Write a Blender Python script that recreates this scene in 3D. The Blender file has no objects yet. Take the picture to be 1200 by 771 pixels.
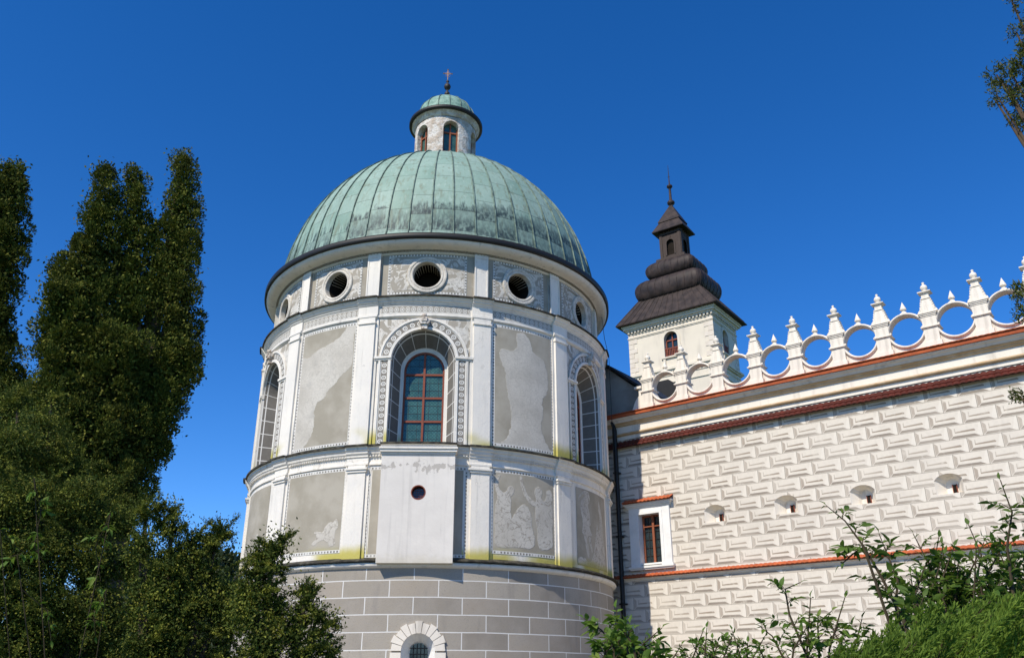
import bpy, math, random
import numpy as np
from math import sin, cos, tan, atan2, sqrt, pi, radians as R, degrees, hypot, floor
from mathutils import Vector
from mathutils.geometry import delaunay_2d_cdt
random.seed(7); rng = np.random.default_rng(11)
sc = bpy.context.scene
col = sc.collection

# ------------------------------------------------------------------ camera
EZ = 1.6; PITCH = 0.3983
cd = bpy.data.cameras.new('camera'); cam = bpy.data.objects.new('camera', cd); col.objects.link(cam)
cam.location = (0, 0, EZ); cam.rotation_euler = (pi/2+PITCH, 0, 0)
cd.sensor_width = 36; cd.lens = 30.0; cd.clip_end = 5000; cd.clip_start = .1
sc.camera = cam

# ------------------------------------------------------------------ sky and sun
SUN_EL = R(46); SUN_AZ = R(-126)              # direction towards the sun, angle from +X
w = bpy.data.worlds.new('World'); sc.world = w; w.use_nodes = True
nt = w.node_tree; bg = nt.nodes['Background']
sky = nt.nodes.new('ShaderNodeTexSky'); sky.sky_type = 'NISHITA'; sky.sun_disc = False
sky.sun_elevation = SUN_EL; sky.sun_rotation = R(90)-SUN_AZ
sky.altitude = 2500; sky.air_density = 1.0; sky.dust_density = 0.0; sky.ozone_density = 4.0
hs = nt.nodes.new('ShaderNodeHueSaturation'); hs.inputs['Saturation'].default_value = 1.3; hs.inputs['Hue'].default_value = .508; hs.inputs['Value'].default_value = 1.22
nt.links.new(sky.outputs[0], hs.inputs['Color']); nt.links.new(hs.outputs[0], bg.inputs[0]); bg.inputs[1].default_value = 0.15
sl = bpy.data.lights.new('sun', 'SUN'); sl.energy = 4.9; sl.angle = R(.53); sl.color = (1, .925, .80)
so = bpy.data.objects.new('sun', sl); col.objects.link(so)
sd = Vector((cos(SUN_EL)*cos(SUN_AZ), cos(SUN_EL)*sin(SUN_AZ), sin(SUN_EL)))
so.rotation_euler = sd.to_track_quat('Z', 'Y').to_euler()
vs = sc.view_settings; vs.view_transform = 'Standard'; vs.look = 'None'; vs.exposure = 0.09; vs.gamma = 1; vs.use_curve_mapping = False

# ------------------------------------------------------------------ node helpers
class E:
    """a value socket in a node tree with arithmetic"""
    def __init__(s, t, k): s.t = t; s.k = k
    def op(s, o, *a, clamp=False):
        n = s.t.nodes.new('ShaderNodeMath'); n.operation = o; n.use_clamp = clamp
        for i, v in enumerate((s,)+a):
            if isinstance(v, E): s.t.links.new(v.k, n.inputs[i])
            else: n.inputs[i].default_value = v
        return E(s.t, n.outputs[0])
    def __add__(s, o): return s.op('ADD', o)
    __radd__ = __add__
    def __sub__(s, o): return s.op('SUBTRACT', o)
    def __rsub__(s, o): return s.op('MULTIPLY', -1.0).op('ADD', o)
    def __mul__(s, o): return s.op('MULTIPLY', o)
    __rmul__ = __mul__
    def __truediv__(s, o): return s.op('DIVIDE', o)
    def floor(s): return s.op('FLOOR')
    def fract(s): return s.op('FRACT')
    def gt(s, o): return s.op('GREATER_THAN', o)
    def lt(s, o): return s.op('LESS_THAN', o)
    def abs(s): return s.op('ABSOLUTE')
    def mx(s, o): return s.op('MAXIMUM', o)
    def mn(s, o): return s.op('MINIMUM', o)
    def step(s, a, b):   # smoothstep a..b
        n = s.t.nodes.new('ShaderNodeMapRange'); n.interpolation_type = 'SMOOTHSTEP'
        s.t.links.new(s.k, n.inputs[0]); n.inputs[1].default_value = a; n.inputs[2].default_value = b
        return E(s.t, n.outputs[0])
class Mat:
    def __init__(s, name, rough=.85, spec=.3, metallic=0):
        s.m = bpy.data.materials.new(name); s.m.use_nodes = True; s.t = s.m.node_tree
        s.b = s.t.nodes['Principled BSDF']; s.b.inputs['Roughness'].default_value = rough
        s.b.inputs['Specular IOR Level'].default_value = spec; s.b.inputs['Metallic'].default_value = metallic
        s._tc = s.t.nodes.new('ShaderNodeTexCoord')
    def xyz(s, src='Object'):
        n = s.t.nodes.new('ShaderNodeSeparateXYZ'); s.t.links.new(s._tc.outputs[src], n.inputs[0])
        return [E(s.t, n.outputs[i]) for i in range(3)]
    def vec(s, x, y, z=0.0):
        n = s.t.nodes.new('ShaderNodeCombineXYZ')
        for i, v in enumerate((x, y, z)):
            if isinstance(v, E): s.t.links.new(v.k, n.inputs[i])
            else: n.inputs[i].default_value = v
        return n.outputs[0]
    def noise(s, scale, detail=4, vec=None, src='Object', rough=.55, sc3=None, dist=0):
        n = s.t.nodes.new('ShaderNodeTexNoise'); n.inputs['Scale'].default_value = scale
        n.inputs['Detail'].default_value = detail; n.inputs['Roughness'].default_value = rough; n.inputs['Distortion'].default_value = dist
        v = vec if vec is not None else s._tc.outputs[src]
        if sc3:
            m = s.t.nodes.new('ShaderNodeMapping'); m.inputs['Scale'].default_value = sc3; s.t.links.new(v, m.inputs[0]); v = m.outputs[0]
        s.t.links.new(v, n.inputs['Vector']); return E(s.t, n.outputs['Fac'])
    def voro(s, scale, vec=None, src='Object', feature='F1', out='Distance', rand=1.0):
        n = s.t.nodes.new('ShaderNodeTexVoronoi'); n.feature = feature; n.inputs['Scale'].default_value = scale
        n.inputs['Randomness'].default_value = rand
        s.t.links.new(vec if vec is not None else s._tc.outputs[src], n.inputs['Vector']); return E(s.t, n.outputs[out])
    def white(s, x, y=0.0):
        n = s.t.nodes.new('ShaderNodeTexWhiteNoise'); n.noise_dimensions = '2D'; s.t.links.new(s.vec(x, y), n.inputs[0]); return E(s.t, n.outputs['Value'])
    def attr(s, name):
        n = s.t.nodes.new('ShaderNodeAttribute'); n.attribute_name = name; return E(s.t, n.outputs['Fac'])
    def island(s):
        n = s.t.nodes.new('ShaderNodeNewGeometry'); return E(s.t, n.outputs['Random Per Island'])
    def mix(s, f, a, b, mode='MIX'):
        n = s.t.nodes.new('ShaderNodeMix'); n.data_type = 'RGBA'; n.blend_type = mode
        for i, v in ((0, f), (6, a), (7, b)):
            if isinstance(v, E): s.t.links.new(v.k, n.inputs[i])
            elif isinstance(v, bpy.types.NodeSocket): s.t.links.new(v, n.inputs[i])
            elif i == 0: n.inputs[0].default_value = v
            else: n.inputs[i].default_value = (*v, 1)
        return n.outputs[2]
    def color(s, c):
        if isinstance(c, tuple): s.b.inputs['Base Color'].default_value = (*c, 1)
        else: s.t.links.new(c, s.b.inputs['Base Color'])
        return s
    def bump(s, h, strength=.3, dist=.02):
        n = s.t.nodes.new('ShaderNodeBump'); n.inputs['Strength'].default_value = strength; n.inputs['Distance'].default_value = dist
        s.t.links.new(h.k, n.inputs['Height']); s.t.links.new(n.outputs[0], s.b.inputs['Normal']); return s
    def rough(s, e): s.t.links.new(e.k, s.b.inputs['Roughness']); return s

MT = {}
CREAM = (.78, .73, .645); GREY = (.31, .275, .215)
def mk():
    # white plaster of the tower, with damp streaks and yellow algae above the ledges
    m = Mat('white_plaster', .9, .2); x, y, z = m.xyz()
    n1 = m.noise(.8, 6); n2 = m.noise(14, 5); st = m.noise(3, 4, sc3=(1, 1, .12))
    c = m.mix(n1.step(.35, .75)*.55, CREAM, (.62, .60, .56))
    c = m.mix(st.step(.52, .75)*.45, c, (.47, .45, .41))
    c = m.mix(n2.step(.55, .8)*.35, c, (.5, .47, .42))
    dr = m.noise(5, 5, sc3=(1, 1, .06)); dm = m.noise(.6, 3); c = m.mix(dr.step(.56, .7)*dm.step(.42, .6)*.5, c, (.36, .34, .30))
    ck = m.voro(.8, vec=None, feature='DISTANCE_TO_EDGE'); wv = m.noise(3, 4); c = m.mix((ck+(wv-.5)*.30).abs().lt(.004)*dm.step(.5, .62)*.4, c, (.34, .32, .28))
    sp = m.noise(2.3, 8, rough=.7); c = m.mix(sp.step(.63, .66)*.5, c, (.52, .49, .44))
    a = m.noise(1.3, 5, sc3=(1, 1, .35)); j = m.noise(.45, 2)
    def band(z0, hgt): return (1-(z+a*(-.5)+.25).step(z0+.12, z0+hgt))*(z.gt(z0-.1))
    ga = band(8.95, .62)*j.step(.42, .54); gb = band(5.3, .5)*j.step(.36, .5)
    ga = (ga*(z.lt(10)))+(gb*(z.lt(7)))
    c = m.mix(ga.mn(1.0)*.9, c, (.46, .40, .06))
    m.color(c); m.bump(n2+m.noise(60, 3)*.4+n1*1.5, .4, .02); MT['plaster'] = m.m
    # cream plaster (parapet, cornices of the wing, church tower)
    m = Mat('cream_plaster', .9, .2)
    n1 = m.noise(1.2, 6); st = m.noise(4, 4, sc3=(1, 1, .1)); n2 = m.noise(20, 4)
    c = m.mix(n1.step(.4, .8)*.4, (.765, .70, .60), (.63, .575, .49)); c = m.mix(st.step(.5, .75)*.55, c, (.42, .38, .32))
    m.color(c); m.bump(n2, .25, .01); MT['cream'] = m.m
    m = Mat('church_render', .9, .2); n1 = m.noise(.7, 6); st = m.noise(2.2, 5, sc3=(1, 1, .12)); n2 = m.noise(12, 4)
    c = m.mix(n1.step(.35, .75)*.5, (.70, .625, .50), (.58, .52, .42)); c = m.mix(st.step(.5, .75)*.5, c, (.40, .36, .30)); m.color(c); m.bump(n2, .25, .01); MT['church'] = m.m
    m = Mat('weathered_moulding', .9, .15); n1 = m.noise(5, 6); n2 = m.noise(20, 4); m.color(m.mix((n1*.6+n2*.4).step(.4, .62), (.66, .61, .53), (.46, .425, .365))); m.bump(n2, .5, .02); MT['ring'] = m.m
    m = Mat('old_white_paint', .8, .25); n1 = m.noise(3, 5)
    m.color(m.mix(n1.step(.4, .75)*.4, (.78, .765, .73), (.58, .56, .52))); MT['white'] = m.m
    m = Mat('ochre_shade_moulding', .9, .2); n1 = m.noise(3, 5)  # ochre tone, partly the brown shade under the mouldings put into the colour
    m.color(m.mix(n1.step(.35, .75), (.52, .36, .20), (.62, .49, .33))); MT['ochre'] = m.m
    # grey sgraffito ground
    m = Mat('grey_plaster', .9, .15); n1 = m.noise(1.1, 7); n2 = m.noise(9, 5); st = m.noise(2.5, 4, sc3=(1, 1, .15))
    c = m.mix(n1.step(.3, .7), GREY, (.385, .35, .285)); c = m.mix(st.step(.5, .8)*.4, c, (.24, .225, .2))
    c = m.mix(n2.step(.62, .75)*.35, c, (.5, .48, .43)); m.color(c); m.bump(n2, .3, .01); MT['grey'] = m.m
    # picture panels: worn light layer over grey ground, edge of the layer from the attribute "paint"
    def panel(name, rag, texture, lines):
        m = Mat(name, .92, .15); p = m.attr('paint'); n1 = m.noise(6, 8); n2 = m.noise(1.1, 6); n3 = m.noise(22, 6); v = m.voro(9, feature='DISTANCE_TO_EDGE')
        k = (p+(n1-.5)*rag).step(-.012, .012)
        g = m.mix(n2.step(.35, .65), (.315, .285, .225), (.40, .365, .30)); g = m.mix(n3.step(.6, .75)*.3, g, (.5, .47, .42))
        l = m.mix(n2.step(.35, .7), (.56, .525, .46), (.47, .435, .375)); l = m.mix((1-v.step(0, .07))*texture, l, (.36, .34, .3))
        l = m.mix(n3.step(.52, .7)*.45, l, (.42, .40, .36))
        gr = m.noise(1.6, 4); l = m.mix(gr.step(.58, .7)*.5, l, (.40, .38, .34)); dr = m.noise(1.5, 2, dist=2.2); l = m.mix((dr-.5).abs().lt(.016)*lines, l, (.31, .28, .235)); dr2 = m.noise(3.2, 2, dist=1.5); l = m.mix((dr2-.5).abs().lt(.013)*lines, l, (.33, .30, .25))
        x, y, z = m.xyz()
        c = m.mix(k, g, l)
        al = (1-(z+n2*(-.4)+.2).step(5.45, 5.75))*z.gt(5.2)
        c = m.mix(al*.75, c, (.36, .33, .07))
        m.color(c); m.bump(k*1.0+n3*.6, .5, .012); return m.m
    MT['panel_worn'] = panel('worn_panel', .20, .45, .25); MT['panel_fig'] = panel('figure_panel', .10, .2, .8)
    # ornament: incised scrollwork, two tones, in metres of uv
    def orn(name, sc_, dark, light, thr=.0, dst=2.2):
        m = Mat(name, .9, .15)
        n = m.t.nodes.new('ShaderNodeTexWave'); n.wave_type = 'RINGS'; n.rings_direction = 'SPHERICAL'; n.inputs['Scale'].default_value = sc_*.7
        n.inputs['Distortion'].default_value = dst*2; n.inputs['Detail'].default_value = 2; n.inputs['Detail Scale'].default_value = 1.2
        mp = m.t.nodes.new('ShaderNodeMapping'); m.t.links.new(m._tc.outputs['UV'], mp.inputs[0]); m.t.links.new(mp.outputs[0], n.inputs[0])
        a = E(m.t, n.outputs['Fac']); v = m.voro(sc_*.9, src='UV', feature='DISTANCE_TO_EDGE'); w_ = m.noise(1.6, 5, src='UV')
        k = (a*.6+v*1.6+(w_-.5)*.7).step(.50+thr, .58+thr)
        c = m.mix(k, dark, light); m.color(c); m.bump(k, .6, .012); return m.m
    MT['orn'] = orn('ornament', 6, (.29, .265, .225), (.62, .595, .545))
    m = Mat('leafage', .9, .15); a = m.noise(2.1, 2, src='UV', dist=1.8); b = m.noise(3.7, 2, src='UV', dist=2.5); w_ = m.noise(9, 5, src='UV'); q = m.noise(.8, 3, src='UV')
    k = (a+(w_-.5)*.06).step(.47, .49)*(1-(b-.5).abs().lt(.014)*.8)*(1-(a-.58).abs().lt(.012)*.7); k = k*(.55+q.step(.3, .6)*.45)
    m.color(m.mix(k, (.355, .32, .265), (.66, .625, .56))); m.bump(k+w_*.5, .5, .01); MT['leafage'] = m.m
    # relief band of the window arch: square coffers with beads, uv in metres (u along, v across)
    m = Mat('relief_band', .9, .15); u, v, _ = m.xyz('UV'); f = (u/.22).fract()-.5; g = (v/.26)-.5
    rr = (f*f+g*g).op('SQRT'); ring = (rr-.27).abs().lt(.075)+rr.lt(.1)+g.abs().gt(.41)
    n2 = m.noise(25, 4, src='UV'); k = (ring+(n2-.5)*.7).step(.4, .6)
    m.color(m.mix(k, (.23, .21, .18), (.66, .64, .59))); m.bump(k, .8, .02); MT['relief'] = m.m
    # bead strip
    m = Mat('bead_strip', .9, .15); u, v, _ = m.xyz('UV'); f = (u/.115).fract(); n2 = m.noise(3, 5, src='UV')
    k = (f.gt(.48)*v.lt(.075)*v.gt(.015)); k = (1-k*n2.step(.3, .5)*.9)
    m.color(m.mix(k, (.16, .145, .12), (.66, .64, .59))); m.bump(k, .5, .01); MT['bead'] = m.m
    # frieze: row of little arches
    m = Mat('arch_frieze', .9, .15); u, v, _ = m.xyz('UV'); f = (u/.2).fract()-.5; g = (v/.3)
    rr = (f*f*1.0+(g-.45)*(g-.45)*1.4).op('SQRT'); n2 = m.noise(14, 4, src='UV'); w_ = m.noise(1.2, 3, src='UV')
    k = ((rr-.34).abs().lt(.06)+rr.lt(.16)+g.lt(.1)+g.gt(.9)+(n2-.5)).step(.35, .65)
    m.color(m.mix(k*(w_.step(.3, .5)*.5+.5), (.33, .305, .265), (.62, .60, .55))); m.bump(k, .5, .01); MT['frieze'] = m.m
    # window reveals: grey blocks ruled with white lines (uv: u along opening edge in m, v depth in m)
    m = Mat('reveal_blocks', .9, .15); u, v, _ = m.xyz('UV'); f = (u/.52).fract(); n2 = m.noise(7, 5, src='UV')
    ln = (f.lt(.055)+(v-.13).abs().lt(.018)+v.lt(.03)+v.gt(.60)).mn(1.0)
    m.color(m.mix(ln, m.mix(n2, (.13, .12, .105), (.20, .185, .165)), (.70, .68, .64))); MT['reveal'] = m.m
    # rusticated base of the tower: real courses 0.5 m, blocks 12.25 deg
    m = Mat('tower_base_blocks', .88, .2); x, y, z = m.xyz(); th = x.op('ARCTAN2', y*-1.0)*(180/pi)
    row = ((z-4.65)/.5); ri = row.floor(); rf = row.fract()*.5; off = (ri*.5).fract()*2.0
    c0 = (th+3.9+off*6.1)/12.25; cf = c0.fract()*1.49; wn = m.noise(2.2, 3)
    wz = (m.noise(1.1, 3)-.5)*.035; rf = rf+wz; cf = cf+wz; lw = wn*.018+.008
    line = ((rf.lt(lw))+(rf.gt(.5-.013))+(cf.lt(lw))+(cf.gt(1.49-.013))).mn(1.0)
    bid = m.white(c0.floor(), ri); n1 = m.noise(1.3, 7); n2 = m.noise(26, 5, sc3=(1, 1, 1.6)); st = m.noise(3, 5, sc3=(1, 1, .2))
    g = m.mix(bid, (.265, .235, .195), (.385, .345, .285)); b3 = m.white(c0.floor()+.5, ri*3.1); g = m.mix(b3.gt(.7)*.4, g, (.36, .30, .235)); dk = m.noise(.55, 4); g = m.mix(dk.step(.48, .68)*.35, g, (.19, .175, .155)); g = m.mix(n1.step(.35, .7)*.6, g, (.36, .325, .28)); g = m.mix(n2.step(.5, .72)*.4, g, (.2, .185, .165))
    g = m.mix(st.step(.55, .75)*.4, g, (.22, .2, .18))
    m.color(m.mix(line, g, (.66, .645, .61))); m.bump(n2*.5+(1-line)*.8, .5, .02); MT['base'] = m.m
    # painted diamond rustication of the wing: x along, z up
    m = Mat('sgraffito_rustication', .92, .15); x, y, z = m.xyz()
    BW, BH = .985, .452
    jx = m.noise(.9, 2); row = (z-10.17)/BH; ri = row.floor(); v = row.fract(); off = (ri*.5).fract()
    c0 = (x-7.79+(jx-.5)*.06)/BW+off; u = c0.fract(); um = u*BW; vm = v*BH
    bid = m.white(c0.floor(), ri); n1 = m.noise(.35, 4); n2 = m.noise(9, 6); n3 = m.noise(45, 3); wob = (m.noise(6, 3)-.5)*.016
    um = um+wob; vm = vm+wob*.6
    line = (um.lt(.021)+vm.lt(.017)).mn(1.0)
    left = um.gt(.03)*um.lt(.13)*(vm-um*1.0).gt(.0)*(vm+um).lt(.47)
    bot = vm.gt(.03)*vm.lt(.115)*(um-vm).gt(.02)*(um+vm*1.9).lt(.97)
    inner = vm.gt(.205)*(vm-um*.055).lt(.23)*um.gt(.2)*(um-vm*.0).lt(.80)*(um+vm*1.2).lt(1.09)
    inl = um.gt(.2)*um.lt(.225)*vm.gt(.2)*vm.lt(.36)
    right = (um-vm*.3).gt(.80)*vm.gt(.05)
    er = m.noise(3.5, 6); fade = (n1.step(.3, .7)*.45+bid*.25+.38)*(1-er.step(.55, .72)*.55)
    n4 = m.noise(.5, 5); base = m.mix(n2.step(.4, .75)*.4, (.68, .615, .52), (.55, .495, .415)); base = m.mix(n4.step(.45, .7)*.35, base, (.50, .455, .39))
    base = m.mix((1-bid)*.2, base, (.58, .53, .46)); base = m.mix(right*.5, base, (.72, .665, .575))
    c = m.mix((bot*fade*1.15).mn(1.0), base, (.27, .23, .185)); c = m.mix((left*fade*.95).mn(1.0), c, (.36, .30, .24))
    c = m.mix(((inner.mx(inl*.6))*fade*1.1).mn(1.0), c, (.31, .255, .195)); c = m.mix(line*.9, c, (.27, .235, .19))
    st = m.noise(1.4, 5, sc3=(1, 1, .25)); c = m.mix(st.step(.58, .75)*.22, c, (.45, .40, .34))
    m.color(c); m.bump(n2*.5+n3*.3-line*.2, .3, .008); MT['rust'] = m.m
    # copper
    m = Mat('verdigris_copper', .62, .35, .0); x, y, z = m.xyz(); th = x.op('ARCTAN2', y*-1.0)
    g = th/(2*pi/52)+.5; gi = g.floor(); rnd = m.white(gi, 3.0); rho = (x*x+y*y).op('SQRT'); arc = (z-16.4).op('ARCTAN2', rho)*7.1
    rr = arc/1.02+rnd*.99; h = rr.fract(); sheet = m.white(gi, rr.floor())
    n1 = m.noise(.7, 7); n2 = m.noise(7, 6); n3 = m.noise(2.2, 6, sc3=(1.3, 1.3, .4)); 
    c = m.mix(n1.step(.3, .7), (.17, .275, .22), (.25, .365, .30)); c = m.mix(sheet*.55, c, (.31, .41, .35))
    c = m.mix(n2.step(.5, .75)*.45, c, (.15, .25, .2))
    br = m.noise(6, 5, sc3=(1, 1, .1)); c = m.mix(br.step(.5, .72)*.6, c, (.15, .165, .105)); b2 = m.noise(9, 4, sc3=(1, 1, .07)); c = m.mix(b2.step(.56, .7)*.5, c, (.36, .46, .40))
    edge = ((g.fract()-.5).abs()-.5+.085).step(0, .085); c = m.mix(edge*n2.step(.35, .6)*.75, c, (.12, .13, .09))
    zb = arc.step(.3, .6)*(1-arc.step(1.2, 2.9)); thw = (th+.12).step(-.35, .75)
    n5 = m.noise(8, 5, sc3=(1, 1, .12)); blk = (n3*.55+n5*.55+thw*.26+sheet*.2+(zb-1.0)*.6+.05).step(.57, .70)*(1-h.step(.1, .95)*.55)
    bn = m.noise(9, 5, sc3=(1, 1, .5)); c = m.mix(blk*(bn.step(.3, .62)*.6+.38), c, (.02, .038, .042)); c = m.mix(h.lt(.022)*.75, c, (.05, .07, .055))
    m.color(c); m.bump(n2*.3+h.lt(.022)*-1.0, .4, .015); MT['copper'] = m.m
    m = Mat('copper_seam', .7, .3); n = m.noise(4, 5); m.color(m.mix(n.step(.35, .65), (.08, .11, .09), (.18, .25, .205))); MT['seam'] = m.m
    m = Mat('lantern_copper', .65, .3); n = m.noise(5, 6); m.color(m.mix(n.step(.35, .65), (.13, .24, .19), (.25, .38, .31))); MT['copper2'] = m.m
    m = Mat('dark_sheet_metal', .55, .4); n = m.noise(3, 5); m.color(m.mix(n, (.006, .006, .006), (.016, .015, .014))); MT['metal'] = m.m
    m = Mat('stone_ledge_cover', .8, .2); n = m.noise(5, 6); m.color(m.mix(n.step(.4, .7), (.028, .026, .022), (.10, .09, .065))); MT['ledge'] = m.m
    # lantern crumbling plaster
    m = Mat('crumbling_plaster', .95, .1); n1 = m.noise(2.6, 8, rough=.7); n2 = m.noise(11, 6)
    c = m.mix(n1.step(.42, .56), (.70, .66, .60), (.50, .42, .34)); c = m.mix(n2.step(.6, .72)*.7, c, (.30, .22, .17)); m.color(c); m.bump(n1*2+n2, .9, .06); MT['crumble'] = m.m
    m = Mat('red_brown_wood', .55, .3); n = m.noise(12, 4); m.color(m.mix(n, (.17, .042, .022), (.26, .07, .035))); MT['wood'] = m.m
    m = Mat('orange_wood', .6, .3); n = m.noise(12, 4); m.color(m.mix(n, (.30, .095, .045), (.22, .07, .035))); MT['wood2'] = m.m
    # leaded glass with roundels
    m = Mat('leaded_glass', .12, .6); u, v, _ = m.xyz('UV'); f = (u/.115).fract()-.5; g = (v/.115).fract()-.5
    rr = (f*f+g*g).op('SQRT'); k = ((rr-.42).abs().lt(.07)+rr.lt(.09)).mn(1.0); n = m.noise(1.5, 4, src='UV'); cell = m.white((u/.115).floor(), (v/.115).floor())
    c = m.mix(n.step(.35, .65), (.03, .085, .07), (.06, .145, .115)); c = m.mix(cell*.5, c, (.07, .165, .15)); c = m.mix(k*.7, c, (.012, .035, .035))
    m.color(c); m.bump(rr+cell*.6, .25, .01); MT['glass'] = m.m
    m = Mat('dark_glass', .08, .6); n = m.noise(8, 3); m.color(m.mix(n, (.012, .018, .02), (.03, .05, .055))); MT['dglass'] = m.m
    m = Mat('dark_interior', 1, 0); n = m.noise(3, 3); m.color(m.mix(n, (.015, .012, .01), (.03, .025, .02))); MT['dark'] = m.m
    m = Mat('iron', .6, .4); n = m.noise(10, 3); m.color(m.mix(n, (.015, .015, .016), (.035, .028, .024))); MT['iron'] = m.m
    m = Mat('gilded_cross', .45, .5, .6); n = m.noise(10, 3); m.color(m.mix(n, (.45, .24, .12), (.55, .35, .2))); MT['gold'] = m.m
    def tile(name, a, b, ro):
        m = Mat(name, ro, .4); x, y, z = m.xyz(); n = m.noise(2.5, 6); n2 = m.noise(18, 4); cell = m.white((x/.2).floor(), (z/.17).floor())
        c = m.mix(n.step(.35, .7), a, b); c = m.mix(cell*.5, c, tuple(i*.5 for i in a)); c = m.mix(n2.step(.6, .75)*.5, c, tuple(i*.35 for i in a)); m.color(c); return m.m
    MT['tile_dark'] = tile('dark_red_tile', (.105, .018, .011), (.065, .013, .009), .45)
    MT['tile'] = tile('orange_red_tile', (.50, .115, .035), (.40, .085, .03), .8)
    m = Mat('brown_roof_metal', .5, .25); x, y, z = m.xyz(); n = m.noise(2, 6); n2 = m.noise(7, 5, sc3=(1, 1, .3)); n3 = m.noise(.6, 3)
    c = m.mix(n.step(.35, .65), (.022, .015, .013), (.048, .033, .028)); c = m.mix(n2.step(.5, .7)*.6, c, (.02, .017, .016)); m.color(c); m.rough(n*.4+.36); MT['roof'] = m.m
    m = Mat('shaded_grey_render', .9, .15); n = m.noise(1.5, 6); m.color(m.mix(n.step(.35, .7), (.34, .32, .29), (.24, .225, .2))); MT['render'] = m.m  # link wall: the tower's shade is put into this dark grey
    def leaf(name, cs, tr=.25, rough=.5, spec=.35, yellow=None, fresh=None):
        m = Mat(name, rough, spec); r = m.island(); n = m.noise(1.2, 4); g_ = m.noise(7.5, 3)
        c = m.mix(r, cs[0], cs[1]); c = m.mix(n.step(.4, .65)*.6, c, cs[2])
        if fresh: c = m.mix(g_.step(.47, .66)*fresh[0], c, fresh[1])
        if yellow: c = m.mix(r.gt(1-yellow[0])*.8, c, yellow[1])
        m.color(c)
        t = m.t.nodes.new('ShaderNodeBsdfTranslucent'); m.t.links.new(m.mix(.5, c, (cs[1][0]*1.6, cs[1][1]*1.7, cs[1][2])), t.inputs[0])
        mx = m.t.nodes.new('ShaderNodeMixShader'); mx.inputs[0].default_value = tr
        m.t.links.new(m.b.outputs[0], mx.inputs[1]); m.t.links.new(t.outputs[0], mx.inputs[2])
        m.t.links.new(mx.outputs[0], m.t.nodes['Material Output'].inputs[0]); return m.m
    MT['thuja'] = leaf('thuja_scales', ((.036, .054, .010), (.078, .108, .018), (.040, .042, .010)), .12, .8, .08, fresh=(.85, (.20, .20, .035)), yellow=(.10, (.13, .12, .025)))
    MT['yew'] = leaf('yew_needles', ((.036, .060, .011), (.075, .105, .017), (.036, .050, .011)), .15, .7, .12, fresh=(.9, (.23, .24, .035)), yellow=(.14, (.17, .16, .03)))
    MT['pine'] = leaf('pine_needles', ((.05, .07, .014), (.10, .12, .025), (.06, .07, .018)), .12, .8, .1, yellow=(.1, (.16, .14, .04)))
    MT['juniper'] = leaf('juniper_scales', ((.08, .14, .018), (.20, .28, .04), (.07, .12, .02)), .3, .7, .15)
    MT['broad'] = leaf('broad_leaves', ((.05, .10, .018), (.11, .18, .028), (.04, .07, .016)), .3, .6, .2, fresh=(.6, (.16, .21, .04)))
    MT['broad2'] = leaf('fresh_leaves', ((.07, .14, .02), (.12, .20, .03), (.06, .11, .02)), .35, .6, .2, fresh=(.6, (.22, .27, .05)))
    MT['far'] = leaf('far_leaves', ((.035, .055, .02), (.06, .08, .025), (.04, .055, .02)), .15)
    m = Mat('bark', .95, .1); n = m.noise(6, 6, sc3=(1, 1, .25)); m.color(m.mix(n, (.05, .035, .022), (.13, .095, .065))); m.bump(n, .8, .02); MT['bark'] = m.m
    m = Mat('green_twig', .8, .2); n = m.noise(9, 3); m.color(m.mix(n, (.035, .024, .016), (.06, .048, .022))); MT['twig'] = m.m
    m = Mat('lawn', .95, .1); n = m.noise(.5, 8); n2 = m.noise(12, 6); c = m.mix(n.step(.3, .7), (.055, .095, .025), (.09, .12, .035)); m.color(m.mix(n2.step(.4, .7)*.5, c, (.04, .06, .02))); m.bump(n2, .8, .05); MT['lawn'] = m.m
    m = Mat('bounce_gravel', .95, .1); n = m.noise(40, 5); m.color(m.mix(n, (.15, .13, .10), (.22, .195, .155))); m.bump(n, .6, .02); MT['bounce_gravel'] = m.m
mk()

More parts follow.
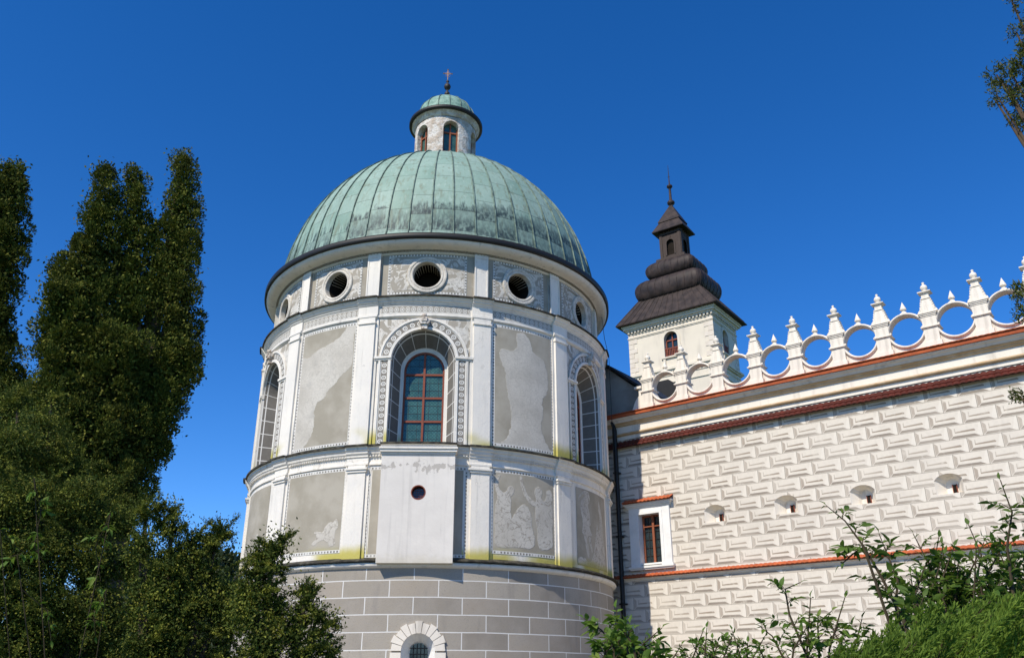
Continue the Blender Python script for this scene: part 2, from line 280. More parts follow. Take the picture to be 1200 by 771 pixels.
# ------------------------------------------------------------------ object helpers
def tag(o, label=None, cat=None, group=None, kind=None):
    if label: o['label'] = label
    if cat: o['category'] = cat
    if group: o['group'] = group
    if kind: o['kind'] = kind
    return o
def empty(name, loc, rz, label, cat, group=None):
    o = bpy.data.objects.new(name, None); col.objects.link(o); o.location = loc; o.rotation_euler = (0, 0, rz); o.empty_display_size = .3
    return tag(o, label, cat, group)
class MB:
    def __init__(s): s.v = []; s.f = []; s.uv = []; s.mi = []; s.at = None; s.cur = 0
    def add(s, vs_, fs, uvs=None):
        n = len(s.v); s.v += [tuple(p) for p in vs_]
        for f in fs:
            s.f.append([i+n for i in f]); s.mi.append(s.cur)
            s.uv += [uvs[i] if uvs is not None else (0, 0) for i in f]
        return s
    def build(s, name, mats, parent=None, smooth=False, attr=None):
        me = bpy.data.meshes.new(name); me.from_pydata(s.v, [], s.f)
        if s.uv:
            l = me.uv_layers.new(name='UVMap'); l.data.foreach_set('uv', np.array(s.uv, 'f').ravel())
        for m in (mats if isinstance(mats, (list, tuple)) else [mats]): me.materials.append(m)
        me.polygons.foreach_set('material_index', s.mi)
        if smooth: me.polygons.foreach_set('use_smooth', [True]*len(s.f))
        if attr is not None:
            a = me.attributes.new('paint', 'FLOAT', 'POINT'); a.data.foreach_set('value', np.array(attr, 'f'))
        me.update()
        o = bpy.data.objects.new(name, me); col.objects.link(o)
        if parent: o.parent = parent
        if smooth is not False and smooth is not True: pass
        return o
    def box(s, x0, x1, y0, y1, z0, z1, T=lambda p: p):
        P = [T((x, y, z)) for z in (z0, z1) for y in (y0, y1) for x in (x0, x1)]
        return s.add(P, [(0, 2, 3, 1), (4, 5, 7, 6), (0, 1, 5, 4), (2, 6, 7, 3), (0, 4, 6, 2), (1, 3, 7, 5)])
    def lathe(s, prof, a0=0, a1=360, n=None, T=lambda p: p, off=None, angs=None):
        """profile [(r,z)] revolved; angle 0 faces -Y"""
        if angs is None:
            n = n or max(3, int(abs(a1-a0)/1.5)); angs = [(a0+(a1-a0)*i/n, 0) for i in range(n+1)]
        k = len(prof); V = []
        for a, o in angs:
            for r, z in prof:
                rr = r+o if r > 0 else r; V.append(T((rr*sin(R(a)), -rr*cos(R(a)), z)))
        F = []; uv = []
        for i, (a, o) in enumerate(angs):
            l = 0
            for j, (r, z) in enumerate(prof):
                if j: l += hypot(r-prof[j-1][0], z-prof[j-1][1])
                uv.append((R(a)*prof[0][0], l))
        for i in range(len(angs)-1):
            for j in range(k-1): F.append((i*k+j, (i+1)*k+j, (i+1)*k+j+1, i*k+j+1))
        return s.add(V, F, uv)
    def tube(s, pts, rad, n=6):
        pts = [Vector(p) for p in pts]; rads = rad if isinstance(rad, (list, tuple)) else [rad]*len(pts); V = []; F = []
        for i, p in enumerate(pts):
            d = (pts[min(i+1, len(pts)-1)]-pts[max(i-1, 0)]).normalized(); a = d.orthogonal().normalized() if abs(d.z) < .99 else Vector((1, 0, 0)); b = d.cross(a)
            for j in range(n): V.append(p+(a*cos(2*pi*j/n)+b*sin(2*pi*j/n))*rads[i])
        for i in range(len(pts)-1):
            for j in range(n): F.append((i*n+j, i*n+(j+1) % n, (i+1)*n+(j+1) % n, (i+1)*n+j))
        F.append(tuple(range(n))[::-1]); F.append(tuple((len(pts)-1)*n+j for j in range(n)))
        return s.add(V, F)
    def prism(s, poly, T0, T1):
        """poly 2d, T0/T1 map a 2d point to the two end caps"""
        n = len(poly); V = [T0(p) for p in poly]+[T1(p) for p in poly]
        F = [tuple(range(n)), tuple(range(2*n-1, n-1, -1))]+[(i, i+n, (i+1) % n+n, (i+1) % n) for i in range(n)]
        return s.add(V, F, [tuple(p) for p in poly]*2)
    def sheet(s, outer, holes, mapf, step=None, uvf=None):
        vs_ = [Vector(p) for p in outer]; ed = [(i, (i+1) % len(outer)) for i in range(len(outer))]
        for h in holes:
            b = len(vs_); vs_ += [Vector(p) for p in h]; ed += [(b+i, b+(i+1) % len(h)) for i in range(len(h))]
        def inside(p, q):
            r = False; n = len(q)
            for i in range(n):
                (x1, y1), (x2, y2) = q[i], q[(i+1) % n]
                if (y1 > p[1]) != (y2 > p[1]) and p[0] < (x2-x1)*(p[1]-y1)/(y2-y1)+x1: r = not r
            return r
        if step:
            xs = [p[0] for p in outer]; ys = [p[1] for p in outer]; x = min(xs)+step/2
            while x < max(xs):
                y = min(ys)+step/2
                while y < max(ys):
                    if inside((x, y), outer) and not any(inside((x, y), h) for h in holes): vs_.append(Vector((x, y)))
                    y += step*2.5
                x += step
        r = delaunay_2d_cdt(vs_, ed, [], 0, 1e-6); P, T = r[0], r[2]
        F = []
        for t in T:
            c = sum((P[i] for i in t), Vector((0, 0)))/len(t)
            if inside(c, outer) and not any(inside(c, h) for h in holes): F.append(tuple(t))
        return s.add([mapf(p[0], p[1]) for p in P], F, [(uvf(p) if uvf else (p[0], p[1])) for p in P])
def arch(hw, z0, zs, n=14, c=0.0):
    """open path of an arched opening, bottom left over the top to bottom right, at half width hw"""
    p = [(c-hw, z0+(zs-z0)*i/6) for i in range(6)]
    p += [(c-hw*cos(pi*i/n), zs+hw*sin(pi*i/n)) for i in range(n+1)]
    p += [(c+hw, zs-(zs-z0)*(i+1)/6) for i in range(6)]
    return p
def circle(cx, cz, r, n=28): return [(cx+r*cos(2*pi*i/n), cz+r*sin(2*pi*i/n)) for i in range(n)]
def dup(o, parent, loc=None, rz=None):
    c = o.copy(); col.objects.link(c); c.parent = parent
    if loc: c.location = loc
    if rz is not None: c.rotation_euler = (0, 0, rz)
    return c
def ray(x, y):
    u = (x-600)/1000; v = (385.5-y)/1000
    return Vector((u, cos(PITCH)-v*sin(PITCH), sin(PITCH)+v*cos(PITCH)))
def at(x, y, d):
    """world point seen at photo pixel x,y at horizontal distance d"""
    q = ray(x, y); q = q*(d/hypot(q.x, q.y)); return Vector((q.x, q.y, q.z+EZ))

# ------------------------------------------------------------------ ground
g = MB(); g.add([(-3000, -3000, 0), (3000, -3000, 0), (3000, 3000, 0), (-3000, 3000, 0)], [(0, 1, 2, 3)])
tag(g.build('ground', MT['lawn']), kind='structure')
p = MB(); p.add([(-30, 14, .004), (6, 12, .004), (26, 4, .004), (34, 12, .004), (4, 38, .004), (-30, 60, .004)], [tuple(range(6))]); tag(p.build('path', MT['bounce_gravel']), kind='structure')  # unseen pale ground, added to bounce warm light up under the eaves

# ================================================================== CHAPEL TOWER
TC = (-3.1694, 33.9958, 0); TR = 0.09296
tower = empty('chapel_tower', TC, TR, 'massive round white plaster tower with green copper dome and small lantern on top', 'tower')
def CY(r, a, z): return (r*sin(R(a)), -r*cos(R(a)), z)
def bay(ac, r0=6.95): return lambda r: (lambda u, z: CY(r, ac+degrees(u/r0), z))     # curved map about bay centre
def flat(ac): return lambda p: (p[0]*cos(R(ac))+p[1]*sin(R(ac)), p[0]*sin(R(ac))-p[1]*cos(R(ac)), p[2])   # p=(u, outward w, z)
WB = [-124, -64, -4, 56, 116]; PB = [-94, -34.2, 25.9, 86]; PIL = [a+s for a in WB for s in (-16.6, 16.4)]
A0, A1 = -141, 133
def angs(hw, off, extra=()):
    """angle list with breaks forward over every pilaster"""
    ev = [(c-hw, c+hw, off) for c in PIL]+list(extra); L = []; a = A0
    br = sorted([(e[0], 1, e) for e in ev]+[(e[1], 0, e) for e in ev], key=lambda t: t[0])
    cur = 0.0; L.append((A0, 0))
    for b, k, e in br:
        while a+1.5 < b-.05:
            a += 1.5; L.append((a, cur))
        L.append((b, cur)); cur = e[2] if k else 0.0; L.append((b, cur)); a = b
    while a+1.5 < A1: a += 1.5; L.append((a, 0))
    L.append((A1, 0)); L2 = L
    return L2
def cbox(mb, a0, a1, z0, z1, r0, r1, uv=False):
    n = max(1, int((a1-a0)/1.5)); V = []
    for i in range(n+1):
        a = a0+(a1-a0)*i/n
        V += [CY(r0, a, z0), CY(r1, a, z0), CY(r1, a, z1), CY(r0, a, z1)]
    F = [];
    for i in range(n):
        b = i*4
        F += [(b+1, b+5, b+6, b+2), (b, b+4, b+5, b+1), (b+2, b+6, b+7, b+3)]
    F += [(0, 1, 2, 3), (n*4, n*4+3, n*4+2, n*4+1)]
    U = [];
    for i in range(n+1):
        x = R(a0+(a1-a0)*i/n)*r1; U += [(x, z0), (x, z0), (x, z1), (x, z1)]
    return mb.add(V, F, U)
def strip_frame(mb, a0, a1, z0, z1, wd, r):
    """flat bead border as four strips, uv.x runs along in metres"""
    wa = degrees(wd/6.95); L = R(a1-a0)*6.95
    for (p0, p1, q0, q1, ver) in ((a0, a1, z0, z0+wd, 0), (a0, a1, z1-wd, z1, 0), (a0, a0+wa, z0+wd, z1-wd, 1), (a1-wa, a1, z0+wd, z1-wd, 1)):
        n = max(1, int((p1-p0)/1.5)); V = []; U = []
        for i in range(n+1):
            a = p0+(p1-p0)*i/n
            for z in (q0, q1):
                V.append(CY(r, a, z))
                U.append((z, R(a-p0)*6.95) if ver else (R(a)*6.95, z-q0))
        mb.add(V, [(i*2, i*2+2, i*2+3, i*2+1) for i in range(n)], U)

# --- base ---------------------------------------------------------
mb = MB(); BA = -2.2; bm = bay(BA, 7.0)
mb.lathe([(7.25, 0), (7.2, .9), (7.03, 1.2), (7.0, 1.3), (7.0, 5.08)], A0, BA-10)
mb.lathe([(7.25, 0), (7.2, .9), (7.03, 1.2), (7.0, 1.3), (7.0, 5.08)], BA+10, A1)
hwid = R(10)*7
mb.lathe([(7.25, 0), (7.2, .9), (7.03, 1.2), (7.0, 1.3)], BA-10, BA+10)
ho = arch(.50, 1.75, 2.62)
mb.sheet([(-hwid, 1.3), (hwid, 1.3), (hwid, 5.08), (-hwid, 5.08)], [ho], bm(7.0), .18)
base = mb.build('base_wall', MT['base'], tower)
mb = MB(); mf = flat(BA)
inn = arch(.27, 1.8, 2.60)
V = [bm(7.0)(*q) for q in ho]+[mf((q[0], 6.5, q[1])) for q in inn]; n = len(ho)
mb.add(V, [(i, i+1, n+i+1, n+i) for i in range(n-1)]+[(n-1, 0, n, 2*n-1)])
cw = mb.build('window_recess', MT['white'], tower)
mb = MB()                                                         # voussoirs
for i in range(11):
    a0 = pi*i/11+.012; a1 = pi*(i+1)/11-.012; ro = .80+(.05 if i % 2 else 0)
    q = [(-.5*cos(a0), 2.62+.5*sin(a0)), (-ro*cos(a0), 2.62+ro*sin(a0)), (-ro*cos(a1), 2.62+ro*sin(a1)), (-.5*cos(a1), 2.62+.5*sin(a1))]
    mb.prism(q[::-1], lambda p: bm(7.07)(*p), lambda p: bm(6.9)(*p))
for k in range(3):
    for sg in (-1, 1):
        z0 = 2.6-.3*(k+1); ww = .82 if k % 2 == 0 else .7
        q = [(sg*.5, z0), (sg*ww, z0), (sg*ww, z0+.28), (sg*.5, z0+.28)]
        mb.prism(q if sg < 0 else q[::-1], lambda p: bm(7.07)(*p), lambda p: bm(6.9)(*p))
fr = mb.build('stone_surround', MT['cream'], tower)
bw = MB(); bw.sheet(inn, [], lambda u, z: mf((u, 6.49, z))); bwo = bw.build('window', MT['dglass'], tower)
gr = MB()
for u in (-.16, -.05, .06, .17): gr.box(u-.012, u+.012, 6.54, 6.565, 1.8, 2.60+sqrt(max(.0, .27**2-u*u)), mf)
for z in (1.95, 2.15, 2.35, 2.55, 2.72): gr.box(-.27, .27, 6.566, 6.58, z-.012, z+.012, mf)
gr.build('grille', MT['iron'], bwo)

# --- moulding on top of the base and tile skirt ---------------------
mb = MB(); ga = [(A0, 0)]
mb.lathe([(6.98, 5.00), (7.04, 5.02), (7.10, 5.06), (7.13, 5.12), (7.1, 5.17), (7.02, 5.195)], A0, A1)
mb.build('base_moulding', MT['plaster'], tower, True)
mb = MB()
for a, b in ((A0, -13.2), (5.6, A1)):
    n = int((b-a)/1.0); V = []
    for i in range(n+1):
        q = a+(b-a)*i/n; j = random.uniform(-.012, .012)
        V += [CY(7.0, q, 5.198), CY(7.21+j, q, 5.20), CY(7.21+j, q, 5.235), CY(6.9, q, 5.36)]
    mb.add(V, [(i*4+k, i*4+4+k, i*4+5+k, i*4+1+k) for i in range(n) for k in range(3)])
mb.build('slate_skirt', MT['ledge'], tower)

# --- middle zone ---------------------------------------------------
mb = MB(); mb.lathe([(6.94, 5.2), (6.94, 8.3)], A0, A1); mb.build('middle_wall', MT['plaster'], tower, True)
pil = MB(); cap = MB()
for c in PIL:
    cbox(pil, c-2.5, c+2.5, 5.3, 8.02, 6.9, 7.05); cbox(pil, c-3.4, c+3.4, 5.3, 8.3, 6.9, 6.985)
    pil_o = pil.build('pilaster', MT['plaster'], tower); pil = MB()
    cbox(cap, c-2.8, c+2.8, 8.02, 8.10, 6.9, 7.09); cbox(cap, c-3.1, c+3.1, 8.10, 8.16, 6.9, 7.13); cbox(cap, c-2.5, c+2.5, 8.16, 8.30, 6.9, 7.06)
    cap.build('capital', MT['plaster'], pil_o); cap = MB()
BX = (-13.4, 5.5, .16)
BXE = [(-16.2, 8.2, .10)]
# entablature with breaks over the pilasters
def clean(A): return A
ex = [(-13.6, 5.7, .20)]
mb = MB(); mb.lathe([(6.9, 8.22), (6.99, 8.26), (6.99, 8.32), (6.96, 8.34), (6.96, 8.5), (7.0, 8.52), (7.0, 8.57), (7.05, 8.62), (7.07, 8.70), (7.11, 8.73), (7.12, 8.80), (7.15, 8.835)], angs=angs(3.1, .08, ex))
mb.build('lower_cornice', MT['plaster'], tower)
mb = MB(); mb.lathe([(7.1, 8.828), (7.21, 8.834), (7.21, 8.89), (6.7, 8.965)], angs=angs(3.1, .08, ex)); mb.build('ledge_cover', MT['ledge'], tower)
mb = MB()
for a in np.arange(-86, 86, .8):
    if not -14 < a < 6.2 and not any(abs(a-c) < 3.3 for c in PIL): mb.lathe([(6.98, 8.53), (7.045, 8.53), (7.045, 8.575), (6.98, 8.575)], a, a+.42, 1)
mb.lathe([(6.985, 8.52), (7.004, 8.525), (7.004, 8.56), (6.985, 8.565)], -86.5, 86.5)
mb.build('dentil_row', MT['plaster'], tower)

# --- projecting box with the round window ---------------------------
bf = flat(-3.9); bh = 1.17
mb = MB(); hole = circle(.04, 7.28, .225)
mb.sheet([(-bh, 5.12), (bh, 5.12), (bh, 8.5), (-bh, 8.5)], [hole], lambda u, z: bf((u, 7.27, z)))
mb.add([bf(q) for q in ((-bh, 6.7, 5.12), (-bh, 7.27, 5.12), (-bh, 7.27, 8.5), (-bh, 6.7, 8.5), (bh, 6.7, 5.12), (bh, 7.27, 5.12), (bh, 7.27, 8.5), (bh, 6.7, 8.5))], [(0, 1, 2, 3), (5, 4, 7, 6), (0, 4, 5, 1)])
mb.add([bf((u, 7.27, z)) for u, z in hole]+[bf((u, 7.03, z)) for u, z in hole], [(i, (i+1) % 28, (i+1) % 28+28, i+28) for i in range(28)])
m = Mat('box_plaster', .9, .2); n1 = m.noise(.9, 6); x, y, z = m.xyz(); nn = m.noise(5, 7); pk = ((z-8.1).abs()*-1.3+.3+nn*1.5+m.noise(1.7, 3)*.9).step(1.42, 1.47)
cc = m.mix(n1.step(.35, .7)*.5, (.72, .675, .61), (.60, .56, .505)); cc = m.mix(pk*.8, cc, (.40, .365, .32)); dp = m.noise(6, 5, sc3=(1, 1, .07)); cc = m.mix(dp.step(.5, .7)*.4, cc, (.47, .44, .40)); ck = m.voro(1.1, feature='DISTANCE_TO_EDGE');  cc = m.mix((1-(z+nn*.5).step(5.3, 5.75))*.5, cc, (.50, .45, .33)); m.color(cc); m.bump(nn-pk*.8+n1*1.5, .4, .02)
bx = mb.build('oriel', m.m, tower)
tag(bx, 'white plaster box projecting from the wall with a round window')
mb = MB()
for w_, z0, z1 in ((.04, 8.50, 8.57), (.10, 8.57, 8.66), (.14, 8.66, 8.72)): mb.box(-bh-w_*.6, bh+w_*.6, 6.75, 7.27+w_, z0, z1, bf)
mb.build('oriel_cornice', MT['plaster'], bx)
mb = MB(); mb.sheet(circle(.04, 7.28, .222), [], lambda u, z: bf((u, 7.07, z))); wd = mb.build('round_window', MT['dglass'], bx)
mb = MB(); q0 = circle(.04, 7.28, .235); q1 = circle(.04, 7.28, .205)
mb.add([bf((u, 7.275, z)) for u, z in q0]+[bf((u, 7.275, z)) for u, z in q1]+[bf((u, 7.12, z)) for u, z in q1], [(i, (i+1) % 28, (i+1) % 28+28, i+28) for i in range(28)]+[(i+28, (i+1) % 28+28, (i+1) % 28+56, i+56) for i in range(28)])
for k in range(-2, 3):
    L = sqrt(.2**2-(k*.075)**2); mb.box(.04+k*.075-.005, .04+k*.075+.005, 7.074, 7.082, 7.28-L, 7.28+L, bf); mb.box(.04-L, .04+L, 7.083, 7.09, 7.28+k*.075-.005, 7.28+k*.075+.005, bf)
mb.build('round_window_frame', MT['wood'], bx)

# --- panels --------------------------------------------------------
def sdf(P, poly):
    P = np.asarray(P); d = np.full(len(P), 1e9); ins = np.zeros(len(P), bool); n = len(poly)
    for i in range(n):
        a = np.array(poly[i]); b = np.array(poly[(i+1) % n]); e = b-a; w_ = P-a
        t = np.clip((w_@e)/(e@e+1e-12), 0, 1); q = w_-t[:, None]*e; d = np.minimum(d, (q**2).sum(1))
        c = ((a[1] > P[:, 1]) != (b[1] > P[:, 1])); c &= P[:, 0] < (e[0]*(P[:, 1]-a[1])/(e[1] if e[1] else 1e-9)+a[0]); ins ^= c
    d = np.sqrt(d); return np.where(ins, d, -d)
def smooth_poly(p, it=2):
    for _ in range(it): p = [q for i in range(len(p)) for q in ((p[i][0]*.75+p[(i+1) % len(p)][0]*.25, p[i][1]*.75+p[(i+1) % len(p)][1]*.25), (p[i][0]*.25+p[(i+1) % len(p)][0]*.75, p[i][1]*.25+p[(i+1) % len(p)][1]*.75))]
    return p
def picture(name, a0, a1, z0, z1, polys, mat, r=6.95, res=.03, sm=2, par=None, neg=()):
    W = R(a1-a0)*6.95; H = z1-z0; nu = int(W/res); nv = int(H/res); G = [(i/nu*W, j/nv*H) for i in range(nu+1) for j in range(nv+1)]
    f = np.full(len(G), -9.0)
    for q in polys: f = np.maximum(f, sdf(G, smooth_poly([(x*W, y*H) for x, y in q], sm)))
    for q in neg: f = np.minimum(f, -sdf(G, smooth_poly([(x*W, y*H) for x, y in q], sm)))
    mb = MB(); V = [CY(r, a0+degrees(x/6.95), z0+y) for x, y in G]; k = nv+1
    mb.add(V, [(i*k+j, (i+1)*k+j, (i+1)*k+j+1, i*k+j+1) for i in range(nu) for j in range(nv)], G)
    return mb.build(name, mat, par or tower, True, np.clip(f, -1, 1))
FIG_R = [[(.04, .10), (.03, .22), (.02, .42), (.04, .58), (.07, .68), (.03, .78), (.02, .88), (.08, .97), (.12, .97), (.07, .88), (.08, .79), (.15, .74), (.2, .76), (.22, .82), (.29, .84), (.33, .8), (.31, .73), (.25, .7), (.28, .62), (.25, .52), (.29, .40), (.24, .30), (.17, .24), (.14, .12)],
         [(.0, .18), (.15, .22), (.24, .34), (.33, .50), (.42, .60), (.5, .62), (.60, .50), (.60, .36), (.66, .18), (.62, .04), (.35, .06), (.15, .03), (.04, .06)],
         [(.40, .97), (.44, .98), (.50, .80), (.58, .70), (.68, .66), (.68, .60), (.58, .62), (.50, .70), (.44, .82)],
         [(.66, .84), (.70, .88), (.77, .86), (.79, .78), (.76, .72), (.82, .68), (.86, .74), (.86, .82), (.91, .86), (.97, .84), (.98, .74), (.96, .66), (.99, .5), (.96, .3), (.98, .1), (.86, .06), (.74, .05), (.69, .14), (.70, .3), (.66, .45), (.66, .58), (.69, .7), (.65, .77)]]
FIG_F = [[(.05, .78), (.08, .9), (.2, .98), (.34, .99), (.38, .9), (.36, .84), (.30, .80), (.36, .68), (.38, .58), (.33, .5), (.42, .42), (.36, .4), (.42, .2), (.38, .18), (.30, .38), (.26, .38), (.32, .12), (.26, .1), (.18, .4), (.12, .42), (.16, .56), (.12, .68), (.1, .8), (.2, .9), (.28, .9), (.2, .93), (.1, .88)],
         [(.0, .0), (.0, .08), (.15, .12), (.3, .04), (.42, .14), (.50, .3), (.56, .5), (.60, .62), (.64, .5), (.7, .55), (.72, .72), (.66, .8), (.7, .95), (.76, .8), (.82, .74), (.84, .5), (.9, .3), (.92, .1), (1., .0)]]
FIG_L = [[(.52, .10), (.60, .13), (.62, .20), (.56, .24), (.66, .24), (.72, .22), (.74, .30), (.82, .36), (.88, .34), (.92, .40), (.96, .30), (.92, .24), (.90, .18), (.94, .08), (.86, .03), (.80, .10), (.74, .14), (.66, .12), (.58, .06)]]
FIG_LL = [[(.60, .0), (.55, .14), (.62, .3), (.70, .42), (.78, .36), (.80, .28), (.86, .3), (.90, .2), (.86, .0)]]
WORN_L = [[(-.1, -.1), (-.1, .84), (.08, .79), (.2, .80), (.32, .84), (.5, .86), (.62, .88), (.80, .95), (.88, 1.04), (1.02, 1.0), (.97, .84), (1.0, .64), (.82, .58), (.72, .5), (.58, .46), (.56, .40), (.40, .37), (.35, .30), (.40, .2), (.34, .08), (.22, .0), (.1, -.1)]]
WORN_R = [[(.0, -.08), (.28, .12), (.26, .30), (.20, .45), (.17, .62), (.06, .74), (.10, .82), (.30, .80), (.38, .86), (.34, .97), (.48, 1.0), (.62, .92), (.64, .82), (.86, .80), (.95, .62), (.92, .50), (.80, .42), (.84, .3), (.76, .18), (.88, .05), (1.1, -.05), (.5, -.2)]]
bead = MB()
for c in PB:
    lft = c < 0
    picture('sgraffito_panel', c-9.45, c+9.75, 9.10, 13.28, WORN_L if lft else WORN_R, MT['panel_worn'])
    strip_frame(bead, c-10.25, c+10.55, 9.0, 13.38, .10, 6.951); bead.build('bead_border', MT['bead'], tower); bead = MB()
    picture('figure_panel', c-9.6, c+9.9, 5.62, 8.12, FIG_L if lft else FIG_R, MT['panel_fig'], sm=1)
    strip_frame(bead, c-10.4, c+10.7, 5.52, 8.22, .10, 6.951); bead.build('bead_border', MT['bead'], tower); bead = MB()
for c in WB:
    if c == -4:
        for a, b in ((-16.4, -12.0), (4.6, 8.0)):
            mb = MB(); cbox(mb, a, b, 5.42, 8.12, 6.9, 6.952); mb.build('grey_side_panel', MT['grey'], tower)
        strip_frame(bead, -17.6, 9.3, 5.34, 8.2, .1, 6.954); bead.build('bead_border', MT['bead'], tower); bead = MB()
    else:
        picture('figure_panel', c-10.5, c+10.5, 5.45, 8.10, FIG_F if c > 0 else FIG_LL, MT['panel_fig'], sm=1)

# --- main zone -----------------------------------------------------
HW = 1.10; ZS = 11.86; ZB = 8.93
mb = MB()
for c in WB:
    cm = bay(c, 6.95); h2 = R(13.2)*6.95
    mb.sheet([(-h2, 8.9), (h2, 8.9), (h2, 13.45), (-h2, 13.45)], [arch(HW, ZB, ZS)], cm(6.93), .18)
ed = sorted([(c-13.2, c+13.2) for c in WB]); prev = A0
for a, b in ed+[(A1, A1)]:
    if a > prev: mb.lathe([(6.93, 8.9), (6.93, 13.45)], prev, a)
    prev = b
mb.build('main_wall', MT['plaster'], tower)
for c in PIL:
    pil = MB(); cbox(pil, c-2.45, c+2.45, 8.93, 13.5, 6.9, 7.06); cbox(pil, c-3.3, c+3.3, 8.93, 13.5, 6.9, 6.985)
    po = pil.build('pilaster', MT['plaster'], tower); cap = MB(); cbox(cap, c-2.7, c+2.7, 13.22, 13.28, 6.9, 7.10); cap.build('capital', MT['plaster'], po)
def sweep(mb, path, o0, o1, r0, r1, cm):
    """raised band beside an open path, from offset o0 to o1 outwards, front at radius r1"""
    n = len(path); N = []
    for i in range(n):
        a = path[max(i-1, 0)]; b = path[min(i+1, n-1)]; dx, dz = b[0]-a[0], b[1]-a[1]; L = hypot(dx, dz); N.append((-dz/L, dx/L))
    l = 0; V = []; U = []
    for i, (p_, q) in enumerate(zip(path, N)):
        if i: l += hypot(p_[0]-path[i-1][0], p_[1]-path[i-1][1])
        for o, r in ((o0, r0), (o0, r1), (o1, r1), (o1, r0)):
            V.append(cm(r)(p_[0]+q[0]*o, p_[1]+q[1]*o)); U.append((l, o-o0))
    mb.add(V, [(i*4+k, i*4+k+1, i*4+5+k, i*4+4+k) for i in range(n-1) for k in range(3)], U)
def window_bay(c, main):
    cm = bay(c, 6.95); fl = flat(c); path = arch(HW, ZB, ZS, 20)
    mb = MB(); sweep(mb, path, .09, .36, 6.9, 6.965, cm); mb.build('arch_relief', MT['relief'], tower)
    mb = MB(); sweep(mb, path, 0, .09, 6.9, 7.0, cm); sweep(mb, path, .36, .43, 6.9, 6.995, cm)
    for s in (-1, 1):
        for z0, z1, r1 in ((11.86, 11.92, 7.01), (11.92, 12.0, 7.05)):
            a0, a1 = sorted((s*(HW-.03), s*(1.68))); mb.prism([(a0, z0), (a1, z0), (a1, z1), (a0, z1)], lambda p: cm(r1)(*p), lambda p: cm(6.9)(*p))
    ar = mb.build('archivolt', MT['plaster'], tower)
    mb = MB(); sp = [(-1.60, 12.03), (1.60, 12.03), (1.60, 13.40), (-1.60, 13.40)]
    big = [q for q in arch(1.535, 12.03+.001, ZS, 24) if q[1] >= 12.035]
    mb.sheet([(-1.60, 12.02), big[0][:1]+(12.02,)]+big+[big[-1][:1]+(12.02,), (1.60, 12.02), (1.60, 13.42), (-1.60, 13.42)], [], cm(6.938), .18)
    mb.build('spandrel_ornament', MT['leafage'], tower)
    mb = MB()                                                      # keystone figure
    T = lambda p: cm(6.98+p[1])(p[0], p[2])
    mb.box(-.10, .10, 0, .14, 12.93, 13.10, T); mb.box(-.14, .14, 0, .20, 13.10, 13.19, T); mb.box(-.09, .09, 0, .23, 13.19, 13.33, T)
    mb.lathe([(0, 13.33), (.07, 13.34), (.10, 13.40), (.07, 13.47), (0, 13.49)], 0, 360, 10, lambda p: T((p[0], .14+p[1], p[2])))
    mb.box(-.17, -.10, 0, .15, 13.17, 13.28, T); mb.box(.10, .17, 0, .15, 13.17, 13.28, T)
    mb.build('keystone', MT['crumble'], ar)
    # reveal
    n = len(path); inner = arch(.80, ZB, 11.72, 20); IW = 6.22
    V = []; U = []; l = 0
    for i in range(n):
        if i: l += hypot(path[i][0]-path[i-1][0], path[i][1]-path[i-1][1])
        a = Vector(cm(6.93)(*path[i])); b = Vector(fl((inner[i][0], IW, inner[i][1])))
        for k, t in enumerate((0, .35, 1)): V.append(a.lerp(b, t)); U.append((l, t*.64))
    mb = MB(); mb.add(V, [(i*3+k, i*3+3+k, i*3+4+k, i*3+1+k) for i in range(n-1) for k in range(2)], U)
    mb.build('window_reveal', MT['reveal'], tower)
    mb = MB(); mb.box(-1.15, 1.15, 6.1, 6.95, 8.90, 8.955, fl); mb.build('window_sill', MT['ledge'], tower)
    # window proper: white plaster surround, wooden frame, panes
    gl = MB(); go = arch(.70, 9.0, 11.70, 20); gl.sheet(go, [], lambda u, z: fl((u, 6.16, z)))
    win = gl.build('window', MT['glass'], tower)
    mb = MB(); q0 = arch(.84, 8.9, 11.70, 20); q1 = arch(.70, 8.9, 11.70, 20); n = len(q0)
    V = [fl((u, 6.235, z)) for u, z in q0]+[fl((u, 6.235, z)) for u, z in q1]+[fl((u, 6.1, z)) for u, z in q1]
    mb.add(V, [(i, i+1, n+i+1, n+i) for i in range(n-1)]+[(n+i, n+i+1, 2*n+i+1, 2*n+i) for i in range(n-1)]); mb.build('window_surround', MT['plaster'], win)
    mb = MB(); q0 = arch(.70, 8.96, 11.70, 20); q1 = arch(.635, 8.96, 11.70, 20)
    V = [fl((u, 6.205, z)) for u, z in q0]+[fl((u, 6.205, z)) for u, z in q1]+[fl((u, 6.14, z)) for u, z in q1]
    mb.add(V, [(i, i+1, n+i+1, n+i) for i in range(n-1)]+[(n+i, n+i+1, 2*n+i+1, 2*n+i) for i in range(n-1)])
    mb.box(-.036, .036, 6.14, 6.215, 8.96, 12.36, fl)
    for z in (9.0, 9.90, 10.73, 11.57): mb.box(-.66, .66, 6.14, 6.209, z-.035, z+.035, fl)
    for u in (-.34, .34):
        for z in (9.035, 9.94, 10.77): pass
    mb.build('window_frame', MT['wood'], win)
    mb = MB()
    for u in (-.5, -.19, .19, .5):
        L = 11.7+sqrt(.63**2-u*u); mb.box(u-.004, u+.004, 6.161, 6.168, 9.0, L, fl)
    for z in (9.3, 9.6, 10.18, 10.46, 11.0, 11.28, 11.9, 12.15): hwz = .64 if z < 11.7 else sqrt(max(.01, .64**2-(z-11.7)**2)); mb.box(-hwz, hwz, 6.161, 6.169, z-.004, z+.004, fl)
    mb.build('lead_bars', MT['iron'], win)
for c in WB: window_bay(c, c == -4)
